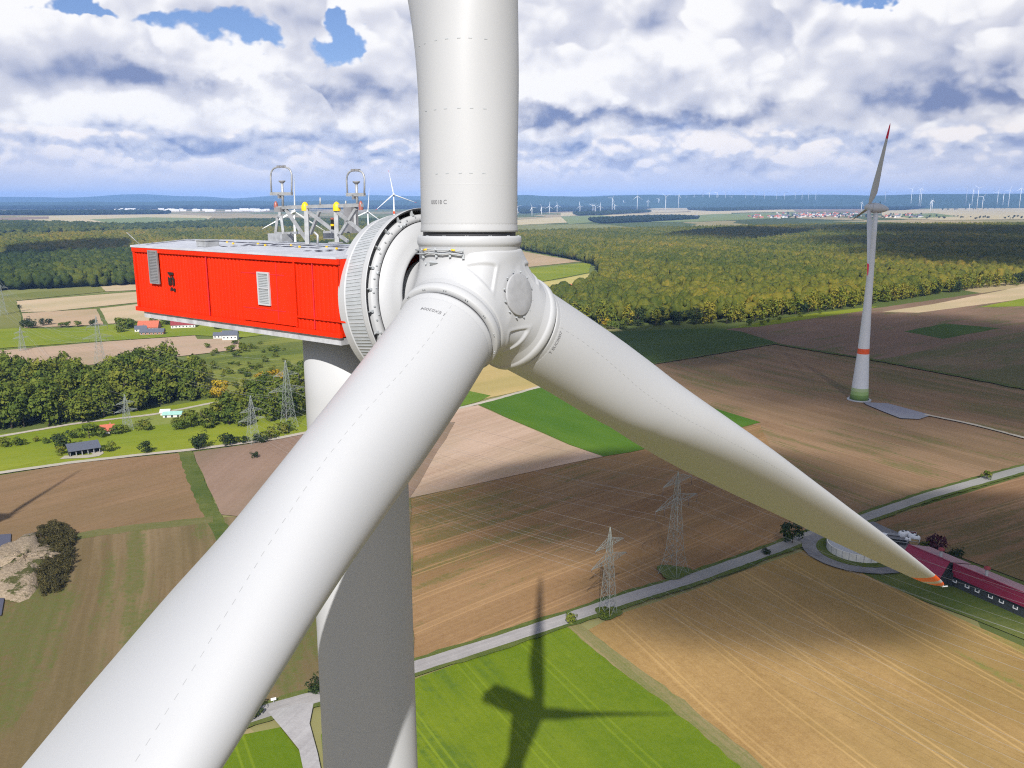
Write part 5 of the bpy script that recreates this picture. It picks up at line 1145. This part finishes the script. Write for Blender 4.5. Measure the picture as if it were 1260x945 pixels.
d4, l4 = world_dir((290, 520), (326, 513), 18); d5, l5 = world_dir((330, 482), (378, 474), 26); d3, l3 = world_dir((141, 508), (171, 502.5), 16)
p4, t4 = pylon(b4, 486.5, d4, [(.50, l4, 2), (.68, l4 * .82, 1)], 'pale lattice pylon with two crossarms in front of the copse by the tower', 4.6, 0, hang=.5, r=.08)
p5, t5 = pylon(b5, 443, d5, [(.56, l5, 2), (.78, l5 * .7, 1)], 'tall lattice pylon right of the copse close to the tower', 5.4, .6, hang=2.2, r=.09)
p3, t3 = pylon(b3, 485, d3, [(.55, l3, 2), (.76, l3 * .8, 1)], 'pale lattice pylon in front of the left grove', 3.8, 0, hang=.5, r=.085)
p7, t7 = pylon(G(124, 449), 388, d5, [(.56, l5, 2), (.78, l5 * .7, 1)], 'faint lattice pylon standing in the pink field beyond the grove', 5.4, .5, hang=2.2, r=.10)
p8, t8 = pylon(G(28, 432), 402, d3, [(.55, l3, 2), (.76, l3 * .8, 1)], 'faint small pylon at the left end of the pink field', 4, 0, hang=.5, r=.10)
p9, t9 = pylon(G(4, 388), 345, d5, [(.56, l5, 2), (.78, l5 * .7, 1)], 'faint lattice pylon by the olive meadow at the left edge', 5.4, .5, hang=2.2, r=.12)
for q, rad in ((baseA, 3.4), (baseB, 4.8)):
    th = np.linspace(0, 2 * np.pi, 18, endpoint=False); sheet('meadow', None, m_verge, .3, seg=.9, world=[q[:2] + rad * (1 + .18 * math.sin(3 * a + 1)) * np.array([math.cos(a), math.sin(a)]) for a in th])
for p in scatter(None, 1.9, rn, world=[baseA + np.array([math.cos(a), math.sin(a), 0]) * 2.6 for a in np.linspace(0, 6.28, 9)[:-1]]): plant('shrub', 'pylon_bush', p, .32 + .2 * rn.random(), 'dark scrub growing inside the feet of the roadside pylon', 'bush', 'scrub at the pylon foot', rn=rn)
def wire(p, q, sag, label, rad=.05):
    n = 28; P = [p + (q - p) * t - np.array([0, 0, 4 * sag * t * (1 - t)]) for t in np.linspace(0, 1, n)]
    mb = MB(); mb.tube(P, rad * .42, 5, cap=False); tag(mb.build('power_cable', M['wire']), label, 'power cable', 'power cables between the pylons')
def span(A_, B_, lab, rad=.05):
    d = np.linalg.norm(A_[0] - B_[0])
    for a, b in zip(A_, B_): wire(a, b, d * d / 9000 + .5, lab, rad)
def beyond(tips, prev, k=1.0):
    o = tips[-1] - prev[-1]; o = np.array([o[0], o[1], 0]) * k; return [t + o for t in tips]
span(t4, tA, 'power cable running from the copse pylon to the roadside pylon', .045); span(t5, tB, 'power cable running from the tall copse pylon to the splayed pylon', .055)
span(tA, beyond(tA, t4, 1.0), 'power cable leaving the roadside pylon towards the lower right', .04); span(tB, beyond(tB, t5, 1.0), 'power cable leaving the splayed pylon towards the right', .05)
span(t7, t5, 'power cable hanging over the left grove', .07); span(t9, t7, 'power cable between the two farthest pylons on the left', .09); span(t8, t3, 'power cable between the small far pylon and the grove pylon', .06)

# ------------------------------------------------------------------ buildings
M['maroon'] = worn('maroon_sheet', (.23, .016, .05), .6, .03, .5, streak=(1, 1, 1)); M['greyroof'] = worn('greyish_sheet', (.30, .16, .18), .6, .05, .6)  # greyish sheet, paler than the maroon, for far slope and near batten
M['darkwall'] = worn('dark_boards', (.03, .035, .035), .8, .06, .8); M['wallwhite'] = worn('white_render', (.62, .60, .57), .8, .04, .8); M['brickw'] = worn('brick_wall', (.34, .18, .12), .85, .06, 1.5)
M['tile_red'] = worn('red_tiles', (.46, .12, .065), .8, .06, 1.2); M['tile_dark'] = worn('dark_slate', (.10, .11, .14), .7, .05, 1.2); M['tile_maroon'] = worn('maroon_tiles', (.24, .035, .04), .75, .05, 1.2)
M['pane'] = principled('window_pane', (.04, .05, .06), .15)[0]; M['winwhite'] = principled('white_opening', (.72, .72, .72), .6)[0]; M['turq'] = worn('turquoise_sheet', (.30, .52, .45), .6, .04, 1); M['tankw'] = worn('tank_wall', (.62, .60, .54), .7, .05, .6)
def house(name, p, rz, L, W, hw, hr, wall, roof, label, cat='house', windows=True, chimney=True, ov=.4, group=None):
    e = empty(name, (p[0], p[1], 0), rz); tag(e, label, cat, group)
    w = MB(); v = [(-L / 2, -W / 2, 0), (L / 2, -W / 2, 0), (L / 2, W / 2, 0), (-L / 2, W / 2, 0), (-L / 2, -W / 2, hw), (L / 2, -W / 2, hw), (L / 2, W / 2, hw), (-L / 2, W / 2, hw), (-L / 2, 0, hw + hr), (L / 2, 0, hw + hr)]
    w.add(v, [(0, 1, 5, 4), (2, 3, 7, 6), (1, 2, 6, 9, 5), (3, 0, 4, 8, 7)]); w.build('wall', wall, e)
    r = MB(); k = hr / (W / 2); t = .22
    for s in (-1, 1):
        a = [(-L / 2 - ov, s * (W / 2 + ov), hw - ov * k + .04), (L / 2 + ov, s * (W / 2 + ov), hw - ov * k + .04), (L / 2 + ov, 0, hw + hr + .04), (-L / 2 - ov, 0, hw + hr + .04)]
        b = [(x, y, z + t) for x, y, z in a]; fs = [(0, 1, 2, 3), (4, 7, 6, 5), (0, 4, 5, 1), (1, 5, 6, 2), (3, 7, 4, 0)]; r.add(a + b, fs if s > 0 else [f[::-1] for f in fs])
    ro_ = r.build('roof', roof, e)
    if chimney: c = MB(); c.box((L * .22, W * .08, hw + hr + .2), (.7, .7, 1.3)); c.build('chimney', M['brickw'], ro_)
    if windows:
        n = max(2, int(L / 2.6))
        for s in (-1, 1):
            for i in range(n):
                x = -L / 2 + L * (i + .5) / n; f = MB(); f.box((x, s * (W / 2 + .03), hw * .55), (1.2, .06, 1.3)); fo = f.build('window', M['winwhite'], e); g_ = MB(); g_.box((x, s * (W / 2 + .07), hw * .55), (1.0, .04, 1.1)); g_.build('pane', M['pane'], fo)
    return e
def hat(px, py): p = G(px, py); return p
house('farm_barn', hat(184, 407), .1, 16, 9, 3.6, 4.6, M['brickw'], M['tile_red'], 'farm barn with steep red tiled roof among bushes left of the nacelle', 'barn')
house('farmhouse', hat(174, 408), .25, 9, 6, 2.6, 2.2, M['wallwhite'], M['tile_dark'], 'grey-roofed annex beside the red-roofed barn', 'house')
house('farmhouse', hat(188, 411.5), .15, 18, 7, 2.4, 2.2, M['brickw'], M['tile_dark'], 'long brick house with dark roof in front of the red barn', 'house')
house('farm_barn', hat(226, 403), .3, 19, 10, 3, 3.4, M['wallwhite'], M['tile_maroon'], 'barn with maroon roof right of the brick house', 'barn')
house('farmhouse', hat(284, 418), .12, 11, 8, 4.2, 2.8, M['wallwhite'], M['tile_dark'], 'white house with dark hipped roof below the nacelle', 'house')
house('farmhouse', hat(270, 416), .12, 8, 5, 2.6, 1.8, M['wallwhite'], M['tile_dark'], 'low white wing left of the white house', 'house')
house('cottage', hat(133, 533), .35, 5.5, 4.5, 1.8, 2.2, M['wallwhite'], M['tile_red'], 'small white cottage with red roof in the pasture', 'house')
house('greenhouse', hat(213, 513), .2, 8.5, 5, 1.8, .9, M['wallwhite'], M['turq'], 'low shed with turquoise roof beside the track', 'shed', chimney=False)
house('garden_shed', hat(204, 511), .2, 4.2, 3.6, 2.0, 1.0, M['wallwhite'], M['wallwhite'], 'white shed left of the turquoise roof', 'shed', chimney=False, windows=False)
house('farmhouse', hat(705, 359), -.3, 17, 10, 4, 5, M['brickw'], M['tile_red'], 'house with red roof at the edge of the wood right of the hub', 'house'); house('farmhouse', hat(714, 361), -.3, 8, 7, 3.5, 3, M['wallwhite'], M['tile_red'], 'small pale annex of the red-roofed house by the wood', 'house')
# open cattle shed
def cattle_shed():
    p0, p1 = G(85, 561), G(122, 555.5); d = (p1 - p0); L = np.linalg.norm(d); rz = math.atan2(d[1], d[0]); c = (p0 + p1) / 2
    e = empty('cattle_shed', c, rz); tag(e, 'long low open-fronted cattle shed with dark roof by the lane', 'shed')
    w = MB(); w.box((0, 3.4, 1.5), (L, .2, 3.0)); w.box((-L / 2, 0, 1.5), (.2, 7, 3)); w.box((L / 2, 0, 1.5), (.2, 7, 3)); w.build('wall', M['darkwall'], e)
    for i in range(6): q = MB(); q.box((-L / 2 + .15 + (L - .3) * i / 5, -3.3, 1.35), (.3, .3, 2.7)); q.build('post', M['galv'], e)
    r = MB(); r.add([(-L / 2 - .5, -4.2, 2.75), (L / 2 + .5, -4.2, 2.75), (L / 2 + .5, 4, 4.1), (-L / 2 - .5, 4, 4.1), (-L / 2 - .5, -4.2, 2.95), (L / 2 + .5, -4.2, 2.95), (L / 2 + .5, 4, 4.3), (-L / 2 - .5, 4, 4.3)], [(0, 3, 2, 1), (4, 5, 6, 7), (0, 1, 5, 4), (1, 2, 6, 5), (2, 3, 7, 6), (3, 0, 4, 7)]); r.build('roof', M['tile_dark'], e)
cattle_shed()
# the long barn on the right
def long_barn():
    R1, R2 = G(1119, 671, 7.0), G(1262, 731, 7.0); d = (R2 - R1)[:2]; d /= np.linalg.norm(d); nrm = np.array([d[1], -d[0]]); nrm = nrm if nrm[1] < 0 else -nrm
    X = np.array([d[0], d[1], 0]); N = np.array([nrm[0], nrm[1], 0]); Z = np.array([0, 0, 1.0]); O = np.array([R1[0], R1[1], 0.0])
    def along_(px, py, z): return (G(px, py, z) - O) @ X, (G(px, py, z) - O) @ N
    s_gap = along_(1173.5, 692, 7.0)[0]; wn2 = along_(1161, 704, 3.4)[1]; s2a = s_gap + .9; wn1 = along_(1147, 709, 2.6)[1]; wf = -abs(along_(1131, 668.5, 4.4)[1]); wf = max(min(wf, -5.0), -11)
    s_end = s_gap + 95
    e = empty('long_barn', O + X * 20, 0); tag(e, 'long maroon-roofed livestock barn in two sections beyond the blade tip', 'barn'); L0 = np.array(e.location)
    def P(s, n, z): return O + X * s + N * n + Z * z - L0
    def sect(s0, s1, wn, en, ef):
        w = MB(); ps = [P(s0, wn - .5, 0), P(s1, wn - .5, 0), P(s1, wf + .5, 0), P(s0, wf + .5, 0)]; pe = [P(s0, wn - .5, en), P(s1, wn - .5, en), P(s1, wf + .5, ef), P(s0, wf + .5, ef)]; rg = [P(s0, 0, 6.85), P(s1, 0, 6.85)]
        w.add(ps + pe + rg, [(0, 1, 5, 4), (2, 3, 7, 6), (1, 2, 6, 9, 5), (3, 0, 4, 8, 7)]); w.build('wall', M['darkwall'], e)
        r = MB(); t = .16
        for (n_, z_, mt) in ((wn, en, 0), (wf, ef, 1)):
            a = [P(s0 - .4, 0, 7.0), P(s1 + .4, 0, 7.0), P(s1 + .4, n_, z_ - .05), P(s0 - .4, n_, z_ - .05)]; b = [q + Z * t for q in a]
            r.add(a + b, [(0, 1, 2, 3), (4, 7, 6, 5), (0, 4, 5, 1), (1, 5, 6, 2), (2, 6, 7, 3), (3, 7, 4, 0)], mt)
        r.bar(P(s0 - .4, 0, 7.2), P(s1 + .4, 0, 7.2), .35, 0, .18); zmid = (7 + en) / 2 + .2; r.bar(P(s0 - .4, wn * .42, 7 - (7 - en) * .42 + .17), P(s1 + .4, wn * .42, 7 - (7 - en) * .42 + .17), .10, 1, .06)
        return r.build('roof', [M['maroon'], M['greyroof']], e)
    sect(0, s_gap - .9, wn1, 2.6, 4.6); rf = sect(s2a, s_end, wn2, 3.4, 4.6)
    lk = MB(); lk.box(P((s_gap - .9 + s2a) / 2, wn2 * .4, 2.2), (1.8 + .02, wn2 * 1.2, 4.4), (X, N, Z)); lk.build('link_bay', M['darkwall'], e)
    for px, py in ((1167, 709), (1178, 714.5), (1194, 721), (1206, 726.5), (1223, 733.5), (1236, 739.5), (1253, 747), (1270, 754)):
        s = along_(px, py, 1.9)[0]; f = MB(); f.box(P(s, wn2 - .40, 1.75), (1.25, .14, .22), (X, N, Z))
        for q in (-.55, .55): f.box(P(s + q, wn2 - .40, 2.15), (.16, .14, .62), (X, N, Z))
        f.build('window', M['winwhite'], e); g_ = MB(); g_.box(P(s, wn2 - .44, 2.16), (.94, .06, .6), (X, N, Z)); g_.build('pane', M['pane'], e)
    for px, py in ((1163, 686), (1219, 709.5)):
        s = along_(px, py, 6.0)[0]; c = MB(); q = P(s, -1.8, 6.0); c.lathe(q, (0, 0, 1), [(0, .75), (.6, .45), (2.6, .42)], 12); c.lathe(q, (0, 0, 1), [(2.6, .85), (3.1, .85), (3.5, .2)], 12, mat=1); c.build('ventilator', [M['galv'], M['tile_maroon']], rf)
long_barn()
def slurry_tank():
    e = empty('round_tank', (TK[0], TK[1], 0)); tag(e, 'low round white tank beside the road, partly behind the drooping blade', 'tank')
    m = MB(); m.lathe((0, 0, 0), (0, 0, 1), [(0, 9.2), (3.0, 9.2), (3.0, 8.9), (2.2, 8.9)], 56, smooth=False)
    for k in range(28): q = k * 2 * np.pi / 28; m.box((math.cos(q) * 9.24, math.sin(q) * 9.24, 1.5), (.12, .12, 3.0), None, 1)
    m.build('wall', [M['tankw'], M['galv']], e); c = MB(); c.lathe((0, 0, 2.4), (0, 0, 1), [(0, 8.9), (.5, 5), (.8, .01)], 40); c.build('cover', M['galv'], e)
slurry_tank()
th = np.linspace(0, 2 * np.pi, 28, endpoint=False); sheet('meadow', None, m_verge, .3, world=[TK[:2] + 12.2 * np.array([math.cos(a), math.sin(a)]) for a in th])
# small things in the yard
def plastic_tank(px, py, s, label):
    p = G(px, py); e = empty('plastic_tank', p, .5); tag(e, label, 'tank', 'white tanks in the farm yard'); b = MB(); b.lathe((0, 0, .15), (0, 0, 1), [(0, .9 * s), (.1, 1.05 * s), (1.5 * s, 1.05 * s), (1.75 * s, .8 * s), (1.85 * s, .3 * s)], 18, cap=(True, True)); b.build('body', M['winwhite'], e)
    l = MB(); l.lathe((0, 0, .15 + 1.85 * s), (0, 0, 1), [(0, .34 * s), (.15, .34 * s), (.16, .01)], 12); l.build('lid', M['black'], e); q = MB(); q.box((0, 0, .07), (2 * s, 2 * s, .14)); q.build('pallet', M['bark'], e)
plastic_tank(1110, 662, 1.15, 'white plastic tank at the left end of the yard row'); plastic_tank(1114, 661.5, 1.15, 'white plastic tank beside the leftmost one'); plastic_tank(1122, 665, 1.2, 'white plastic tank nearest the maroon skip'); plastic_tank(1127, 667, 1.1, 'white plastic tank at the right end by the tan bale stack'); plastic_tank(1117, 668, .9, 'small white tank standing in front of the row')
def skip(px, py, m, label, L=4.2):
    p = G(px, py); e = empty('container', p, -.4); tag(e, label, 'container'); b = MB(); v = [(-L / 2 + .5, -.9, .2), (L / 2 - .5, -.9, .2), (L / 2 - .5, .9, .2), (-L / 2 + .5, .9, .2), (-L / 2, -1.05, 1.7), (L / 2, -1.05, 1.7), (L / 2, 1.05, 1.7), (-L / 2, 1.05, 1.7)]
    b.add(v, [(0, 3, 2, 1), (0, 1, 5, 4), (1, 2, 6, 5), (2, 3, 7, 6), (3, 0, 4, 7)]); b.add([(x * .94, y * .9, .5 if z < 1 else 1.55) for x, y, z in v], [(0, 1, 2, 3)]); b.build('tub', m, e); r = MB()
    for s in (-1, 1): r.box((0, s * 1.08, 1.66), (L, .1, .14)); r.box((s * L / 2, 0, 1.66), (.1, 2.1, .14))
    r.build('rim', M['galv'], e)
skip(1118, 661, M['tile_maroon'], 'maroon open container between the white tanks'); skip(1104.5, 671, M['darkwall'], 'dark open container beside the barn gable', 5)
skip(1124, 671, worn('straw', (.42, .30, .14), .9, .06, 2), 'tan open container by the barn corner', 3)
def trailer(px, py, rz, label):
    p = G(px, py); e = empty('tractor', p, rz); tag(e, label, 'tractor')
    b = MB(); b.box((.9, 0, 1.1), (1.9, .8, .8)); b.box((-.5, 0, .85), (1.2, .9, .5)); b.build('body', M['winwhite'], e); c = MB(); c.box((-.55, 0, 1.95), (1.3, 1.3, 1.3)); c.build('cab', M['pane'], e); r = MB(); r.box((-.55, 0, 2.66), (1.5, 1.5, .12)); r.build('cab_roof', M['winwhite'], e)
    for x, y, rr in ((-.8, .85, .8), (-.8, -.85, .8), (1.4, .75, .5), (1.4, -.75, .5)): w = MB(); w.lathe((x, y - .18, rr), (0, 1, 0), [(0, rr * .6), (0, rr), (.36, rr), (.36, rr * .6)], 18); w.build('wheel', M['black'], e)
trailer(1088, 666, .9, 'white tractor parked beside the drooping blade')
def flatbed(px, py, rz, label):
    p = G(px, py); e = empty('trailer', p, rz); tag(e, label, 'trailer'); b = MB(); b.box((0, 0, .9), (5, 2, .2)); b.box((3, 0, .8), (1.2, .2, .15)); b.build('bed', M['vent'], e)
    for x in (-1.2, -.2):
        for y in (-.95, .95): w = MB(); w.lathe((x, y - .12, .42), (0, 1, 0), [(0, .2), (0, .42), (.24, .42), (.24, .2)], 14); w.build('wheel', M['black'], e)
flatbed(1102, 661, -.3, 'flat grey trailer left of the white tanks')
# road sign beside the lower road, markers
sg = empty('sign_board', G(337, 868), .4); tag(sg, 'small white sign on a post by the lower road', 'sign'); mb = MB(); mb.tube([(0, 0, 0), (0, 0, 1.6)], .05, 6); mb.build('post', M['galv'], sg); mb = MB(); mb.box((0, 0, 1.5), (1.1, .05, .6)); mb.build('board', M['winwhite'], sg)
# far village and town: tiny houses
def tiny_house(p, rz, L, W, h, wall, roof, name, label, group):
    m = MB(); v = [(-L / 2, -W / 2, 0), (L / 2, -W / 2, 0), (L / 2, W / 2, 0), (-L / 2, W / 2, 0), (-L / 2, -W / 2, h), (L / 2, -W / 2, h), (L / 2, W / 2, h), (-L / 2, W / 2, h), (-L / 2, 0, h * 1.9), (L / 2, 0, h * 1.9)]
    m.add(v, [(0, 1, 5, 4), (2, 3, 7, 6), (1, 2, 6, 9, 5), (3, 0, 4, 8, 7)]); m.add([(x * 1.05, y * 1.06, z + .05) for x, y, z in v[4:]], [(0, 1, 5, 4), (3, 4, 5, 2)], 1)
    o = m.build(name, [wall, roof]); o.location = (p[0], p[1], 0); o.rotation_euler = (0, 0, rz); tag(o, label, 'house', group)
rn = np.random.default_rng(21)
for i in range(150):
    x = rn.uniform(955, 1062) if i < 105 else rn.uniform(1085, 1135) if i < 128 else rn.uniform(920, 965)
    y = rn.uniform(262.6, 268.2) if i < 105 else rn.uniform(264, 268.5) if i < 128 else rn.uniform(266, 269)
    red = rn.random() < .55
    tiny_house(G(x, y), rn.random() * 3, 15 + 10 * rn.random(), 11, 5 + 3 * rn.random(), M['wallwhite'] if rn.random() < .75 else M['brickw'], M['tile_red'] if red else M['tile_dark'], 'village_house', ('tiny pale house with red roof in the far village beyond the wood' if red else 'tiny pale house with dark roof in the far village beyond the wood'), 'village houses')
for i in range(60):
    x = rn.uniform(140, 330); y = rn.uniform(258.3, 260.6)
    tiny_house(G(x, y), rn.random() * .5, 30 + 40 * rn.random(), 20, 7 + 4 * rn.random(), M['wallwhite'], M['wallwhite'], 'town_building', 'tiny whitish building in the far town behind the nacelle', 'far town buildings')
for i in range(10): tiny_house(G(rn.uniform(820, 860), rn.uniform(266.5, 268)), rn.random() * 3, 22, 14, 6, M['wallwhite'], M['tile_dark'] if i % 2 else M['tile_red'], 'village_house', 'tiny farm building beyond the wood left of the far village', 'far farm buildings')
for i in range(90):
    x = rn.uniform(950, 1135); y = rn.uniform(262.5, 269); plant('dark', 'village_tree', G(x, y), 1.0 + rn.random(), 'dark tree among the far village houses', 'tree', 'trees among the village houses', rn=rn)
for i in range(36): plant('dark', 'village_tree', G(rn.uniform(1130, 1262), rn.uniform(266.5, 270)), 1.0 + .8 * rn.random(), 'dark tree in the hedge beyond the wood on the right', 'tree', 'hedge trees beyond the wood', rn=rn)
# ------------------------------------------------------------------ clouds overhead (behind and above the camera) that shade the fields
def cloud_mat():
    m = bpy.data.materials.new('cloud'); m.use_nodes = True; g = NG(m.node_tree); g.n.clear(); out = g.new('ShaderNodeOutputMaterial')
    d = g.new('ShaderNodeBsdfDiffuse'); d.inputs[0].default_value = (.85, .87, .9, 1); t = g.new('ShaderNodeBsdfTransparent')
    tc = g.new('ShaderNodeTexCoord'); P = tc.outputs['Generated']; v = g.new('ShaderNodeVectorMath', operation='SUBTRACT'); g.l.new(P, v.inputs[0]); v.inputs[1].default_value = (.5, .5, .5)
    sp = g.new('ShaderNodeSeparateXYZ'); g.l.new(v.outputs[0], sp.inputs[0]); r = g.m('SQRT', g.add(g.mul(sp.outputs[0], sp.outputs[0]), g.mul(sp.outputs[1], sp.outputs[1])))
    n = g.noise(tc.outputs['Object'], .016, 4, .55); f = g.ss(g.add(r, g.mul(g.sub(n, .5), .26)), .49, .23, 0, .82)
    mx = g.new('ShaderNodeMixShader'); g.l.new(f, mx.inputs[0]); g.l.new(t.outputs[0], mx.inputs[1]); g.l.new(d.outputs[0], mx.inputs[2]); g.l.new(mx.outputs[0], out.inputs[0]); return m
M['cloud'] = cloud_mat()
def cloud(px_poly, h, label, grow=1.0):
    """a lumpy flat-bottomed cloud whose shadow falls on the ground patch outlined by the given view points"""
    W = np.array([G(*p)[:2] for p in px_poly]) if len(px_poly[0]) == 2 else np.array([G(p[0], p[1])[:2] + p[2] * np.array([math.cos(q), .9 * math.sin(q)]) for p in px_poly for q in np.linspace(0, 6.28, 17)[:-1]]); c = W.mean(0); a = W - c; u, s, vt = np.linalg.svd(a, full_matrices=False); d0, d1 = vt[0], vt[1]
    pr0, pr1 = a @ d0, a @ d1; c = c + d0 * (pr0.max() + pr0.min()) / 2 + d1 * (pr1.max() + pr1.min()) / 2
    r0, r1 = (pr0.max() - pr0.min()) / 2 * grow, (pr1.max() - pr1.min()) / 2 * grow
    b, fc = ICO[1]; bm = bmesh.new(); bmesh.ops.create_icosphere(bm, subdivisions=4, radius=1.0); V = np.array([v.co[:] for v in bm.verts]); F = np.array([[v.index for v in f.verts] for f in bm.faces]); bm.free()
    rn = np.random.default_rng(int(abs(c[0]) + abs(c[1]))); k = rn.random((10, 4)) * 6
    lum = sum(np.sin(V[:, 0] * (2 + q[0]) + q[3]) * np.sin(V[:, 1] * (2 + q[1]) + q[2]) for q in k) / 10
    V = V * (1 + .16 * lum)[:, None]; zz = np.where(V[:, 2] < 0, V[:, 2] * .25, V[:, 2]); th = min(r0, r1) * .45
    out = np.stack([V[:, 0] * r0 * d0[0] + V[:, 1] * r1 * d1[0], V[:, 0] * r0 * d0[1] + V[:, 1] * r1 * d1[1], zz * th], 1)
    me = fast_mesh('cloud', out, F, np.zeros(len(F)), M['cloud'], True); o = link(bpy.data.objects.new('cloud', me)); o.location = (c[0] - SUN_SX * h, c[1] - SUN_SY * h, h); tag(o, kind='stuff'); return o
cloud([(520, 600), (700, 585), (1000, 560), (1050, 600), (900, 660), (760, 690), (600, 650)], 520, '', 1.4)
cloud([(820, 470), (1000, 405), (1300, 400), (1500, 480), (1300, 560), (950, 540)], 620, '', 1.30)
cloud([(720, 780), (960, 678), (1200, 720), (1300, 775), (1050, 790), (880, 815)], 500, '', 1.15)
cloud([(1010, 690), (1080, 640), (1300, 600), (1500, 680), (1400, 760), (1150, 720)], 480, '', 1.25)
cloud([(700, 446), (780, 408), (900, 398), (960, 420), (860, 446)], 560, '', 1.2)
cloud([(1235, 291, 520)], 900, '', 1.3)
cloud([(1205, 308, 330)], 800, '', 1.3)
cloud([(1250, 327, 230)], 700, '', 1.35)
cloud([(760, 300), (900, 285), (1020, 282), (960, 300), (860, 312)], 1000, '', .9)
cloud([(-100, 340), (60, 300), (160, 296), (170, 320), (60, 335)], 900, '', .8)
# ------------------------------------------------------------------ the air: one closed box of thin even haze
hzb = MB(); hzb.box((0, 13500, 169.5), (60000, 33000, 341)); hm = bpy.data.materials.new('haze_air'); hm.use_nodes = True; g = NG(hm.node_tree); g.n.clear(); out = g.new('ShaderNodeOutputMaterial')
pv_ = g.new('ShaderNodeVolumePrincipled'); pv_.inputs['Color'].default_value = (.29, .52, 1.0, 1); pv_.inputs['Density'].default_value = 4.8e-5; pv_.inputs['Anisotropy'].default_value = -0.2; g.l.new(pv_.outputs[0], out.inputs['Volume'])
tag(hzb.build('haze', hm), kind='stuff')
cy = scene.cycles; cy.max_bounces = 6; cy.diffuse_bounces = 2; cy.glossy_bounces = 2; cy.transparent_max_bounces = 12; cy.volume_bounces = 0; cy.transmission_bounces = 2; cy.caustics_reflective = False; cy.caustics_refractive = False

cy.use_denoising = False

cy.filter_width = 1.15
